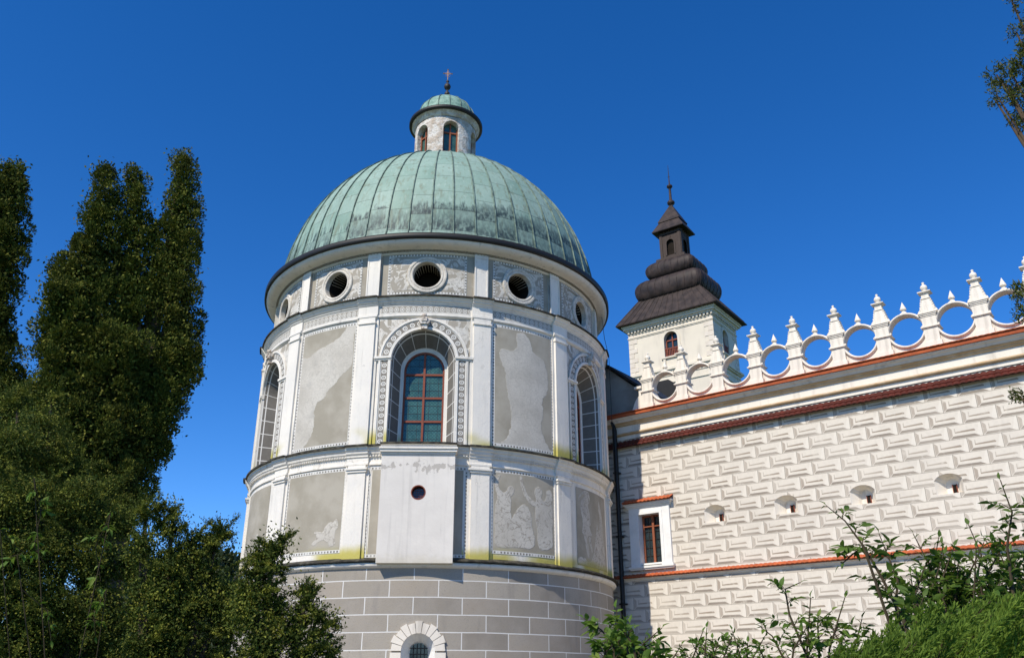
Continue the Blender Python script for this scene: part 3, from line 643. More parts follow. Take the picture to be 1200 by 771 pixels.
# entablature 2
mb = MB(); mb.lathe([(6.9, 13.40), (6.97, 13.44), (7.0, 13.47), (7.0, 13.54), (6.955, 13.56), (6.955, 13.90), (6.99, 13.92), (7.0, 13.96), (7.05, 14.0), (7.07, 14.06), (7.11, 14.09), (7.13, 14.15)], angs=angs(3.0, .08)); mb.build('upper_cornice', MT['plaster'], tower)
mb = MB(); mb.lathe([(7.08, 14.142), (7.19, 14.148), (7.19, 14.20), (6.6, 14.30)], angs=angs(3.0, .08)); mb.build('ledge_cover', MT['ledge'], tower)
mb = MB()
for c in WB+PB:
    a, b = (c-13.1, c+12.9) if c in WB else (c-10.2, c+10.5)
    n = int((b-a)/1.5); V = []; U = []
    for i in range(n+1):
        q = a+(b-a)*i/n
        for z in (13.585, 13.875): V.append(CY(6.961, q, z)); U.append((R(q)*7, z-13.585))
    mb.add(V, [(i*2, i*2+2, i*2+3, i*2+1) for i in range(n)], U)
mb.build('frieze_ornament', MT['frieze'], tower)

# --- drum with oculi ------------------------------------------------
OC = sorted(WB+PB); OZ = 15.17
mb = MB(); prev = A0
for c in OC:
    cm = bay(c-.1, 6.68); h2 = R(7)*6.68
    mb.lathe([(6.68, 14.2), (6.68, 16.1)], prev, c-.1-7); prev = c-.1+7
    mb.sheet([(-h2, 14.2), (h2, 14.2), (h2, 16.1), (-h2, 16.1)], [circle(0, OZ, .5)], cm(6.68), .16)
mb.lathe([(6.68, 14.2), (6.68, 16.1)], prev, A1)
mb.build('drum_wall', MT['grey'], tower)
for c in OC:
    hp = 12.4 if c in WB else 9.6; cm = bay(c-.1, 6.68); wu = R(hp-1.0)*6.68
    mb = MB(); mb.sheet([(-wu, 14.52), (wu, 14.52), (wu, 15.93), (-wu, 15.93)], [circle(0, OZ, .6)], cm(6.688), .16); mb.build('drum_panel', MT['leafage'], tower)
    strip_frame(bead, c-.1-hp+.3, c-.1+hp-.3, 14.44, 16.0, .08, 6.694); bead.build('bead_border', MT['bead'], tower); bead = MB()
    mb = MB(); L = []; N = 40                                    # moulded ring
    prof = [(.485, 6.5), (.505, 6.735), (.53, 6.75), (.57, 6.75), (.585, 6.73), (.60, 6.73), (.62, 6.755), (.69, 6.755), (.715, 6.73), (.72, 6.66)]
    V = [cm(r)(q*cos(2*pi*i/N), OZ+q*sin(2*pi*i/N)) for i in range(N) for q, r in prof]; k = len(prof)
    mb.add(V, [(i*k+j, ((i+1) % N)*k+j, ((i+1) % N)*k+j+1, i*k+j+1) for i in range(N) for j in range(k-1)])
    ring = mb.build('oculus', MT['ring'], tower)
    mb = MB(); fl = flat(c-.1); V = [cm(6.55)(*q) for q in circle(0, OZ, .485)]+[fl((u*.8, 5.75, z*.86+OZ*.14+.1)) for u, z in circle(0, OZ, .485)]
    mb.add(V, [(i, (i+1) % 28, (i+1) % 28+28, i+28) for i in range(28)]+[tuple(range(28, 56))]); rc = mb.build('oculus_recess', MT['dark'], ring)
    mb = MB()                                                       # light mortar rays in the funnel
    for i in range(2, 13):
        a = 2*pi*i/28; p0 = Vector(cm(6.50)(.47*cos(a), OZ+.47*sin(a))); p1 = Vector(fl((.41*cos(a), 5.95, OZ+.40*sin(a)+.08))); mb.tube([p0, p1], .008, 4)
    mb.build('oculus_joint', MT['cream'], ring)
for c in PIL:
    pil = MB(); cbox(pil, c-2.1, c+2.1, 14.25, 16.1, 6.6, 6.80); cbox(pil, c-2.1, c-1.7, 14.4, 16.0, 6.7, 6.82); cbox(pil, c+1.7, c+2.1, 14.4, 16.0, 6.7, 6.82)
    cbox(pil, c-1.69, c+1.69, 15.93, 16.0, 6.7, 6.82); po = pil.build('pilaster', MT['plaster'], tower)
# --- crowning cornice, gutter, dome ----------------------------------
mb = MB(); mb.lathe([(6.6, 16.02), (6.76, 16.04), (6.76, 16.075)], -180, 180); mb.lathe([(6.84, 16.13), (6.86, 16.145), (6.97, 16.15), (7.08, 16.18), (7.16, 16.22), (7.21, 16.27), (7.235, 16.32), (7.24, 16.37)], -180, 180)
mb.build('crown_cornice', MT['plaster'], tower, True)
mb = MB(); mb.lathe([(6.76, 16.075), (6.78, 16.13), (6.84, 16.131)], -180, 180); 
for a in np.arange(-110, 110, 1.0): mb.lathe([(6.76, 16.075), (6.835, 16.078), (6.835, 16.128), (6.77, 16.129)], a, a+.5, 1)
mb.build('dentil_row', MT['grey'], tower)
mb = MB(); mb.lathe([(7.20, 16.352), (7.285, 16.345), (7.33, 16.37), (7.33, 16.56), (7.27, 16.58), (7.2, 16.5), (7.15, 16.40)], -180, 180); mb.build('gutter', MT['metal'], tower, True)
DZ, DA, DB = 16.40, 6.78, 7.28
prof = [(7.26, 16.44), (7.1, 16.52), (6.98, 16.62), (6.89, 16.76)]
for i in range(1, 33):
    t = R(4.2+(78.5-4.2)*(i-1)/31); prof.append((DA*cos(t)+max(0, .06-.02*i), DZ+DB*sin(t)))
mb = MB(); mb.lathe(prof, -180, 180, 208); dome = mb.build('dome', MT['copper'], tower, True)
mb = MB()
for k in range(52):
    a = (k+.5)*360/52; V = []; wob = random.uniform(-.012, .012)
    for i, (r, z) in enumerate(prof):
        dth = degrees(.016/max(r, 1)); b = a+wob*sin(i*.9+k)
        i0 = max(i-1, 0); i1 = min(i+1, len(prof)-1); dr, dz = prof[i1][0]-prof[i0][0], prof[i1][1]-prof[i0][1]; L = hypot(dr, dz); nr, nz = dz/L*.045, -dr/L*.045
        V += [CY(r-.01, b-dth, z), CY(r+nr, b-dth, z+nz), CY(r+nr, b+dth, z+nz), CY(r-.01, b+dth, z)]
    mb.add(V, [(i*4+j, i*4+j+4, i*4+j+5, i*4+j+1) for i in range(len(prof)-1) for j in range(3)])
mb.build('standing_seams', MT['seam'], dome)
# --- lantern ----------------------------------------------------------
LR = 1.44; LC = [10+60*k for k in range(6)]; LZ0 = 23.2
mb = MB()
for c in LC:
    cm = bay(c, LR); h2 = R(30)*LR
    op = arch(.37, 23.4, 25.38, 12)
    mb.sheet([(-h2, LZ0), (h2, LZ0), (h2, 26.15), (-h2, 26.15)], [op], cm(LR), .09)
    fl = flat(c); V = [cm(LR)(*q) for q in op]+[fl((q[0]*.93, 1.12, q[1])) for q in op]; n = len(op)
    mb.add(V, [(i, i+1, n+i+1, n+i) for i in range(n-1)])
mb.lathe([(LR, 26.0), (LR+.06, 26.05), (LR+.1, 26.15), (LR+.2, 26.28)], -180, 180)
lan = mb.build('lantern', MT['crumble'], tower, False)
for c in LC:
    fl = flat(c); cm = bay(c, LR)
    g_ = MB(); g_.sheet(arch(.34, 23.4, 25.38, 12), [], lambda u, z: fl((u, 1.13, z))); wn = g_.build('lantern_window', MT['glass'], lan)
    f_ = MB(); f_.box(-.03, .03, 1.14, 1.2, 23.4, 25.72, fl); f_.box(-.35, .35, 1.14, 1.19, 25.2, 25.27, fl); f_.box(-.35, -.29, 1.14, 1.195, 23.4, 25.45, fl); f_.box(.29, .35, 1.14, 1.195, 23.4, 25.45, fl); f_.box(-.35, .35, 1.14, 1.185, 24.2, 24.25, fl)
    f_.build('lantern_window_frame', MT['wood2'], lan)
mb = MB(); mb.lathe([(1.5, 26.24), (1.72, 26.25), (1.75, 26.28), (1.75, 26.40), (1.68, 26.43), (1.5, 26.42)], -180, 180, 60); mb.build('lantern_gutter', MT['metal'], lan, True)
sp = [(1.66, 26.42), (1.50, 26.52), (1.42, 26.64)]+[(1.38*cos(R(t)), 26.70+1.2*sin(R(t))) for t in range(4, 90, 6)]+[(.12, 27.9), (.08, 28.0), (.055, 28.15)]
mb = MB(); mb.lathe(sp, -180, 180, 60); cup = mb.build('lantern_roof', MT['copper2'], lan, True)
mb = MB()
for k in range(16):
    a = k*22.5+6; V = []
    for i, (r, z) in enumerate(sp[:-3]):
        d = degrees(.014/max(r, .12)); V += [CY(r, a-d, z), CY(r+.03, a-d, z+.015), CY(r+.03, a+d, z+.015), CY(r, a+d, z)]
    mb.add(V, [(i*4+j, i*4+j+4, i*4+j+5, i*4+j+1) for i in range(len(sp)-4) for j in range(3)])
mb.build('lantern_seams', MT['seam'], lan)
mb = MB(); mb.lathe([(.05, 27.95), (.05, 28.2), (.11, 28.24), (.14, 28.34), (.11, 28.43), (.05, 28.47), (.05, 28.62), (.13, 28.66), (.17, 28.78), (.13, 28.9), (.05, 28.95), (.04, 29.05), (.085, 29.1), (.03, 29.16), (.02, 29.2)], 0, 360, 16)
fin = mb.build('finial', MT['iron'], tower, True)
mb = MB(); mb.tube([(0, 0, 29.15), (0, 0, 29.82)], .02, 6); mb.tube([(-.2, 0, 29.58), (.2, 0, 29.58)], .02, 6); mb.tube([(-.12, 0, 29.42), (.12, 0, 29.42)], .012, 6)
for x_, z_ in ((-.2, 29.58), (.2, 29.58), (0, 29.82)): mb.lathe([(0, -.05), (.045, 0), (0, .05)], 0, 360, 8, lambda p: (p[0]+x_, p[1], p[2]+z_))
for i in range(8):
    a = pi/4*i+pi/8; mb.tube([(0, 0, 29.58), (.13*cos(a), 0, 29.58+.13*sin(a))], .009, 4)
mb.build('cross', MT['gold'], fin)
# drain pipe and lightning rod wire on the right
mb = MB(); mb.tube([CY(7.02, 79, 16.3), CY(7.1, 79.5, 15.2), CY(7.25, 79.8, 14.4), CY(7.25, 79.8, 9.0)], .012, 5); mb.build('lightning_wire', MT['iron'], tower)

# ================================================================== CASTLE WING
WO = (-0.37421752, 37.52240148, 0); WR = R(-38.4)
wing = empty('castle_wing', WO, WR, 'long pale castle wing with painted diamond rustication and a ring and pinnacle parapet', 'building')
S0, S1 = 2.0, 31.0
def ext(mb, prof, s0, s1):
    """profile [(y,z)] pulled along x"""
    n = len(prof); V = [(s0, y, z) for y, z in prof]+[(s1, y, z) for y, z in prof]
    return mb.add(V, [(i, i+1, n+i+1, n+i) for i in range(n-1)]+[tuple(range(n))[::-1], tuple(range(n, 2*n))])
WX0, WX1, WZ0, WZ1 = 6.78, 7.70, 5.95, 7.78
def niche_outline(c):
    return [(c-.40, 7.18), (c+.40, 7.18), (c+.41, 7.62), (c+.30, 7.73), (c+.15, 7.79), (c, 7.81), (c-.15, 7.79), (c-.30, 7.73), (c-.41, 7.62)]
NX = [9.93, 12.62, 15.23, 17.87, 20.6, 23.2, 25.8]
mb = MB()
mb.sheet([(S0, 0), (S1, 0), (S1, 11.2), (S0, 11.2)], [[(WX0, WZ0), (WX1, WZ0), (WX1, WZ1), (WX0, WZ1)]]+[niche_outline(c) for c in NX], lambda u, z: (u, 0, z))
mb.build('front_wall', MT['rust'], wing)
mb = MB(); mb.add([(S0, 0, 0), (S0, 11, 0), (S1, 11, 0), (S1, 0, 0), (S0, 0, 11.2), (S0, 11, 11.2), (S1, 11, 11.2), (S1, 0, 11.2)], [(0, 4, 5, 1), (1, 5, 6, 2), (2, 6, 7, 3), (4, 7, 6, 5)])
mb.build('rear_wall', MT['cream'], wing)
# loopholes
def loophole(c):
    o = niche_outline(c); b = [(c+.02+(x-c)*.42, 7.24+(z-7.18)*.72) for x, z in o]; n = len(o); mb = MB()
    mb.add([(x, 0, z) for x, z in o]+[(x, .38, z) for x, z in b], [(i, (i+1) % n, (i+1) % n+n, i+n) for i in range(n)]+[tuple(range(2*n-1, n-1, -1))])
    ob = mb.build('loophole', MT['cream'], wing)
    s_ = MB(); s_.box(c+.03, c+.16, .33, .377, 7.26, 7.50); s_.build('slit', MT['dark'], ob)
    s_ = MB(); s_.box(c+.14, c+.165, .318, .378, 7.255, 7.51); s_.box(c+.02, c+.04, .318, .378, 7.255, 7.51); s_.build('slit_frame', MT['wood'], ob); return ob
for c in NX: loophole(c)
# window
mb = MB()
def frame(mb, x0, x1, z0, z1, wd, y0, y1):
    mb.box(x0, x0+wd, y0, y1, z0, z1); mb.box(x1-wd, x1, y0, y1, z0, z1); mb.box(x0+wd, x1-wd, y0, y1, z1-wd, z1); mb.box(x0+wd, x1-wd, y0, y1, z0, z0+wd*.5)
mb.box(6.36, WX0, -.09, .06, 5.85, 8.05); mb.box(WX1, 8.12, -.09, .06, 5.85, 8.05); mb.box(WX0, WX1, -.09, .06, WZ1, 8.05)
mb.box(WX0-.12, WX0-.0, -.115, -.088, 5.85, WZ1+.1); mb.box(WX1, WX1+.12, -.115, -.088, 5.85, WZ1+.1); mb.box(WX0, WX1, -.115, -.088, WZ1, WZ1+.1)
mb.box(6.30, 8.18, -.13, .05, 8.05, 8.11); mb.box(6.26, 8.22, -.19, .05, 8.11, 8.17); mb.box(6.2, 8.28, -.24, .05, 8.17, 8.22)
mb.box(6.28, 8.2, -.17, .05, 5.78, 5.85); mb.box(6.32, 8.16, -.12, .05, 5.72, 5.78)
mb.box(WX0-.01, WX0+.001, .0, .35, WZ0, WZ1); mb.box(WX1-.001, WX1+.01, .0, .35, WZ0, WZ1); mb.box(WX0, WX1, .0, .35, WZ1-.001, WZ1+.01); mb.box(WX0, WX1, -.1, .35, WZ0-.06, WZ0)
win = mb.build('stone_window', MT['white'], wing)
mb = MB(); mb.add([(WX0, .28, WZ0), (WX1, .28, WZ0), (WX1, .28, WZ1), (WX0, .28, WZ1)], [(0, 1, 2, 3)]); mb.build('pane', MT['dglass'], win)
mb = MB(); frame(mb, WX0, WX1, WZ0, WZ1, .07, .2, .27); mb.box(7.2, 7.29, .18, .26, WZ0, WZ1)
mb.box(WX0, WX1, .195, .268, 7.33, 7.37); mb.build('sash', MT['wood2'], win)
mb = MB()
for x_ in (7.01, 7.5): mb.box(x_-.01, x_+.01, .255, .272, WZ0, WZ1)
for k in range(1, 6): mb.box(WX0, WX1, .25, .268, WZ0+k*.305-.008, WZ0+k*.305+.008)
mb.build('glazing_bars', MT['iron'], win)
def tiles(mb, s0, s1, y0, z0, y1, z1, per=.2, amp=.035, rows=2, thick=.03):
    """rows of barrel tiles from the wall (y0,z0) down to the edge (y1,z1)"""
    n = int((s1-s0)/per*8); L = hypot(y1-y0, z1-z0); ny, nz = (z1-z0)/L, -(y1-y0)/L
    if nz < 0: ny, nz = -ny, -nz
    for r in range(rows):
        t0, t1 = r/rows, (r+1)/rows+.06; V = []
        for i in range(n+1):
            s_ = s0+(s1-s0)*i/n; h = amp*abs(sin(pi*s_/per))+.004; jit = .012*sin(floor(s_/per)*7.3+r*2)
            for t, e in ((t0, 0), (t1+jit, .022)):
                V.append((s_, y0+(y1-y0)*t+ny*(h+e), z0+(z1-z0)*t+nz*(h+e)))
            t = t1+jit; V.append((s_, y0+(y1-y0)*t+ny*(h+.022-thick), z0+(z1-z0)*t+nz*(h+.022-thick)))
        mb.add(V, [(i*3+k, i*3+3+k, i*3+4+k, i*3+1+k) for i in range(n) for k in range(2)])
    mb.add([(s0, y0, z0-.03), (s1, y0, z0-.03), (s1, y1, z1-.02), (s0, y1, z1-.02)], [(0, 1, 2, 3)])
mb = MB(); tiles(mb, 6.2, 8.3, .0, 8.40, -.29, 8.225, .17, .03, 1); mb.build('window_hood', MT['tile'], win)
mb = MB(); tiles(mb, 3.0, S1, .0, 10.80, -.19, 10.52, .2, .03, 2); mb.build('tile_canopy', MT['tile_dark'], wing)
mb = MB(); tiles(mb, 3.0, S1, .0, 5.58, -.17, 5.46, .17, .02, 1); mb.build('tile_band', MT['tile'], wing)
mb = MB(); ext(mb, [(.02, 5.33), (-.04, 5.35), (-.06, 5.40), (-.13, 5.42), (-.13, 5.44), (.02, 5.47)], 3.0, S1); mb.build('band_moulding', MT['cream'], wing)
mb = MB(); ext(mb, [(.05, 10.86), (-.04, 10.865), (-.04, 11.02), (.05, 11.021)], 3.0, S1); ext(mb, [(.05, 11.135), (-.09, 11.136), (-.09, 11.40), (.05, 11.401)], 3.0, S1)
ext(mb, [(.05, 11.535), (-.26, 11.536), (-.30, 11.60), (-.36, 11.64), (-.40, 11.69), (.05, 11.70)], 3.0, S1); mb.build('wing_cornice', MT['cream'], wing)
mb = MB(); ext(mb, [(.05, 11.022), (-.08, 11.022), (-.13, 11.045), (-.15, 11.08), (-.13, 11.115), (-.08, 11.134), (.05, 11.134)], 3.0, S1)
ext(mb, [(.05, 11.402), (-.12, 11.402), (-.16, 11.43), (-.18, 11.48), (-.24, 11.51), (-.24, 11.534), (.05, 11.534)], 3.0, S1); mb.build('ochre_shade_moulding', MT['ochre'], wing)
mb = MB(); tiles(mb, 3.0, S1, -.18, 11.96, -.47, 11.83, .18, .012, 1); ext(mb, [(.5, 11.96), (-.2, 11.965), (-.455, 11.81), (-.44, 11.702), (.5, 11.702)], 3.0, S1); mb.build('coping', MT['tile'], wing)
mb = MB(); mb.add([(S0, .5, 11.6), (S1, .5, 11.6), (S1, 5.5, 13.2), (S0, 5.5, 13.2), (S1, 11.2, 11.2), (S0, 11.2, 11.2)], [(0, 1, 2, 3), (3, 2, 4, 5)]); mb.build('roof', MT['roof'], wing)
mb = MB(); mb.box(S0+.05, S1, .05, .5, 11.2, 11.7); mb.build('parapet_base', MT['cream'], wing)
# parapet posts, rings, spikes: each a part, copied
def post():
    mb = MB(); T = lambda p: p
    mb.box(-.27, .27, -.25, .25, 11.94, 12.10); mb.box(-.225, .225, -.21, .21, 12.10, 12.58); mb.box(-.25, .25, -.235, .235, 12.58, 12.61); mb.box(-.29, .29, -.27, .27, 12.61, 12.65)
    mb.box(-.225, .225, -.21, .21, 12.65, 13.00); mb.box(-.245, .245, -.23, .23, 13.0, 13.05); mb.box(-.27, .27, -.255, .255, 13.05, 13.10); mb.box(-.30, .30, -.28, .28, 13.10, 13.14)
    def fr(w0, w1, z0, z1):
        P = [(-w0, -w0*.9, z0), (w0, -w0*.9, z0), (w0, w0*.9, z0), (-w0, w0*.9, z0), (-w1, -w1*.9, z1), (w1, -w1*.9, z1), (w1, w1*.9, z1), (-w1, w1*.9, z1)]
        mb.add(P, [(0, 3, 2, 1), (4, 5, 6, 7), (0, 1, 5, 4), (1, 2, 6, 5), (2, 3, 7, 6), (3, 0, 4, 7)])
    fr(.20, .125, 13.14, 13.67); fr(.155, .155, 13.67, 13.70); fr(.12, .115, 13.70, 13.86); fr(.14, .16, 13.86, 13.90); fr(.205, .205, 13.90, 13.935)
    fr(.11, .08, 13.935, 13.97)
    o = mb.build('parapet_post', MT['cream'], wing)
    mb = MB(); mb.lathe([(0, 13.96), (.08, 13.965), (.05, 14.0), (.10, 14.04), (.12, 14.11), (.095, 14.18), (.04, 14.22), (.03, 14.25), (.055, 14.275), (.03, 14.31), (0, 14.32)], 0, 360, 14); b = mb.build('ball_finial', MT['cream'], o, True)
    for s in (-1, 1):
        mb = MB()
        for x_, z_, r_ in ((.235, 13.21, .07), (.21, 13.29, .04), (.19, 13.37, .045), (.17, 13.46, .04), (.155, 13.54, .04), (.145, 13.62, .03)):
            mb.prism(circle(s*x_, z_, r_, 12), lambda p: (p[0], -.13, p[1]), lambda p: (p[0], .13, p[1]))
        mb.build('scroll', MT['cream'], o)
    return o
def ringpanel():
    mb = MB(); N = 44; cz = 12.70; D_ = .16
    prof = [(.535, D_), (.535, -.12), (.545, -.16), (.57, -.19), (.60, -.19), (.625, -.16), (.635, -.12), (.635, D_), (.535, D_)]; k = len(prof)
    V = [(q*cos(2*pi*i/N), y, cz+q*sin(2*pi*i/N)) for i in range(N) for q, y in prof]
    mb.add(V, [(i*k+j, i*k+j+1, ((i+1) % N)*k+j+1, ((i+1) % N)*k+j) for i in range(N) for j in range(k-1)])
    o = mb.build('parapet_ring', MT['cream'], wing)
    mb = MB(); arcp = [(.62*cos(R(a)), cz+.62*sin(R(a))) for a in range(-22, -160, -6)]
    poly = [(-.56, 11.95), (.56, 11.95), (.56, 12.44)]+[q for q in arcp if abs(q[0]) < .56]+[(-.56, 12.44)]
    for s in (-1,):
        mb.sheet(poly, [], lambda u, z: (u, -.10, z)); mb.sheet(poly, [], lambda u, z: (u, .10, z))
    mb.build('ring_base', MT['cream'], o)
    mb = MB()
    for s in (-1, 1):
        mb.box(min(s*.62, s*.66), max(s*.62, s*.66), -.09, .09, cz-.05, cz+.05)
        for a in (8, 172): pass
        mb.lathe([(0, -.05), (.04, -.02), (.04, .02), (0, .05)], 0, 360, 8, lambda p: (p[0]+s*.515, p[1]-.13, p[2]+cz))
    mb.box(-.1, .1, -.12, .12, cz+.62, cz+.66); mb.build('ring_boss', MT['cream'], o)
    mb = MB(); mb.lathe([(.05, 13.34), (.10, 13.37), (.09, 13.41), (.05, 13.44), (.055, 13.47), (.105, 13.50), (.10, 13.54), (.0, 13.80)], 0, 360, 10); mb.build('ring_spike', MT['cream'], o); return o
p0 = post(); r0 = ringpanel(); first = True
for k in range(15):
    s_ = 7.58+1.532*k
    if k == 0: p0.location = (s_, 0, 0)
    else:
        c = dup(p0, wing, (s_, 0, 0))
        for ch in p0.children: dup(ch, c)
    if k < 14:
        if k == 0: r0.location = (s_+.766, 0, 0)
        else:
            c = dup(r0, wing, (s_+.766, 0, 0))
            for ch in r0.children: dup(ch, c)
# link wall between tower and parapet
mb = MB(); q = [(3.5, 11.95), (7.15, 11.95), (7.15, 12.75), (5.55, 14.15), (3.5, 15.6)]
mb.prism(q[::-1], lambda p: (p[0], .3, p[1]), lambda p: (p[0], 4.0, p[1])); lk = mb.build('link_gable', MT['render'], wing)
mb = MB(); e = [(3.4, 15.66), (5.6, 14.18), (7.32, 12.74), (7.36, 12.82), (5.64, 14.28), (3.4, 15.8)]
mb.prism(e[::-1], lambda p: (p[0], .12, p[1]), lambda p: (p[0], 4.1, p[1])); mb.build('link_roof', MT['metal'], lk)
mb = MB(); mb.box(7.18, 7.34, -.18, .05, 11.96, 12.8); mb.box(7.02, 7.34, -.26, .06, 12.8, 12.9); mb.prism([(7.18, 11.96), (7.18, 12.5), (7.0, 12.3), (6.85, 11.96)], lambda p: (p[0], -.2, p[1]), lambda p: (p[0], .05, p[1]))
mb.build('parapet_end_scroll', MT['cream'], wing)
mb = MB(); mb.tube([(5.95, -.16, 0), (5.95, -.16, 11.3), (5.9, -.3, 11.75)], .085, 10)
for z_ in (2, 4.5, 7, 9.5): mb.box(5.84, 6.06, -.26, 0, z_, z_+.06)
mb.build('drainpipe', MT['metal'], wing)

# ================================================================== CHURCH TOWER behind
nf = Vector((cos(R(-126.5)), sin(R(-126.5)), 0)); CW, CDp = 7.25, 4.5
NC = Vector((15.20761923, 60.10597572, 0)); uf = Vector((-nf.y, nf.x, 0))
AX = NC-uf*(CW/2)-nf*(CDp/2)
AX = AX+uf*.18
church = empty('church_tower', AX, R(-36.5), 'cream square church tower with a dark bulbous metal roof standing behind the parapet', 'tower')
hx, hy = CW/2, CDp/2
def rr_ring(ax, ay, z, n=6, e=2.0):
    """rounded rectangle ring"""
    P = []; r = min(ax, ay)*.28
    for cx, cy, a0 in ((ax-r, ay-r, 0), (-ax+r, ay-r, 90), (-ax+r, -ay+r, 180), (ax-r, -ay+r, 270)):
        for i in range(n+1): a = R(a0+90*i/n); P.append((cx+r*cos(a), cy+r*sin(a), z))
    return P
def sq_ring(ax, ay, z): return [(ax, ay, z), (-ax, ay, z), (-ax, -ay, z), (ax, -ay, z)]
def loft(mb, rings, cap=True):
    n = len(rings[0]); V = [p for r in rings for p in r]
    F = [(i*n+j, i*n+(j+1) % n, (i+1)*n+(j+1) % n, (i+1)*n+j) for i in range(len(rings)-1) for j in range(n)]
    if cap: F += [tuple(range(n))[::-1], tuple((len(rings)-1)*n+j for j in range(n))]
    return mb.add(V, F)
mb = MB(); cwx = .05
op = arch(.58, 25.45, 26.95, 14, cwx)
mb.sheet([(-hx, 0), (hx, 0), (hx, 28.75), (-hx, 28.75)], [op], lambda u, z: (u, -hy, z))
op2 = arch(.5, 25.45, 26.95, 14, -.1)
mb.sheet([(-hy, 0), (hy, 0), (hy, 28.75), (-hy, 28.75)], [op2], lambda u, z: (hx, u, z))
mb.add([(hx, hy, 0), (-hx, hy, 0), (-hx, -hy, 0), (hx, hy, 28.75), (-hx, hy, 28.75), (-hx, -hy, 28.75)], [(0, 1, 4, 3), (1, 2, 5, 4)])
body = mb.build('tower_wall', MT['church'], church)
for nm, T, o_ in (('front', lambda p: (p[0], -hy-p[1], p[2]), op), ('side', lambda p: (hx+p[1], p[0], p[2]), op2)):
    n = len(o_); c_ = cwx if nm == 'front' else -.1; w_ = .58 if nm == 'front' else .5
    mb = MB(); mb.add([T((u, 0, z)) for u, z in o_]+[T((u, -.45, z)) for u, z in o_], [(i, i+1, n+i+1, n+i) for i in range(n-1)]+[(n-1, 0, n, 2*n-1)])
    q0 = arch(w_+.22, 25.45, 26.95, 14, c_)
    mb.add([T((u, .05, z)) for u, z in o_]+[T((u, .05, z)) for u, z in q0]+[T((u, 0, z)) for u, z in q0], [(i, n+i, n+i+1, i+1) for i in range(n-1)]+[(n+i, 2*n+i, 2*n+i+1, n+i+1) for i in range(n-1)])
    mb.box(c_-w_-.3, c_+w_+.3, 0, .14, 25.33, 25.45, T); mb.box(c_-w_-.15, c_-w_+.05, 0, .1, 24.95, 25.33, T); mb.box(c_+w_-.05, c_+w_+.15, 0, .1, 24.95, 25.33, T)
    su = mb.build('window_surround', MT['church'], church)
    mb = MB(); mb.sheet(o_, [], lambda u, z: T((u, -.36, z))); wn = mb.build('window', MT['dglass'], church)
    mb = MB(); mb.box(c_-.05, c_+.05, -.34, -.28, 25.45, 27.5, T); mb.box(c_-w_, c_+w_, -.34, -.27, 26.85, 26.95, T); mb.box(c_-w_, c_-w_+.1, -.34, -.275, 25.45, 26.95, T); mb.box(c_+w_-.1, c_+w_, -.34, -.275, 25.45, 26.95, T)
    mb.box(c_-w_, c_+w_, -.34, -.265, 26.2, 26.27, T); mb.build('window_frame', MT['wood'], wn)
    mb = MB(); mb.box(c_-w_, c_+w_, -.1, .0, 26.1, 26.18, T); mb.box(c_-w_, c_+w_, -.1, .0, 25.47, 25.54, T)
    for k in range(8): u = c_-w_+.08+k*(2*w_-.16)/7; mb.box(u-.035, u+.035, -.085, -.02, 25.5, 26.12, T)
    mb.build('balustrade', MT['wood'], wn)
m = Mat('quoin_stone', .9, .2); n1 = m.noise(1.2, 5); m.color(m.mix(n1.step(.3, .7), (.62, .54, .44), (.70, .63, .53))); MT['quoin'] = m.m
k = 0; z_ = 14.0; Q = [MB(), MB(), MB()]
while z_ < 27.6:
    L = .72 if k % 2 else .42; L2 = .42 if k % 2 else .72
    Q[0].box(hx-L, hx+.035, -hy-.035, -hy+L2, z_+.01, z_+.38); Q[1].box(-hx-.035, -hx+L, -hy-.035, -hy+.3, z_+.01, z_+.38); Q[2].box(hx-.3, hx+.035, hy-L, hy+.035, z_+.01, z_+.38); z_ += .40; k += 1
for q_ in Q: q_.build('corner_quoins', MT['quoin'], church)
mb = MB()
for e_, z0, z1 in ((.05, 27.62, 27.70), (.09, 27.70, 27.76)): loft(mb, [sq_ring(hx+e_, hy+e_, z0), sq_ring(hx+e_, hy+e_, z1)])
for e_, z0, z1 in ((.06, 28.02, 28.1), (.2, 28.3, 28.42), (.34, 28.42, 28.58), (.42, 28.58, 28.76)): loft(mb, [sq_ring(hx+e_, hy+e_, z0), sq_ring(hx+e_, hy+e_, z1)])
x_ = -hx
while x_ < hx: mb.box(x_, x_+.15, -hy-.19, -hy, 28.11, 28.28); x_ += .30
x_ = -hy
while x_ < hy: mb.box(hx, hx+.19, x_, x_+.15, 28.11, 28.28); x_ += .30
for e_, z0, z1 in ((.08, 23.3, 23.4), (.06, 23.9, 24.0), (.16, 24.2, 24.32), (.26, 24.32, 24.5)): loft(mb, [sq_ring(hx+e_, hy+e_, z0), sq_ring(hx+e_, hy+e_, z1)])
x_ = -hx
while x_ < hx: mb.box(x_, x_+.15, -hy-.15, -hy, 24.03, 24.18); x_ += .30
mb.build('cornice', MT['church'], church)
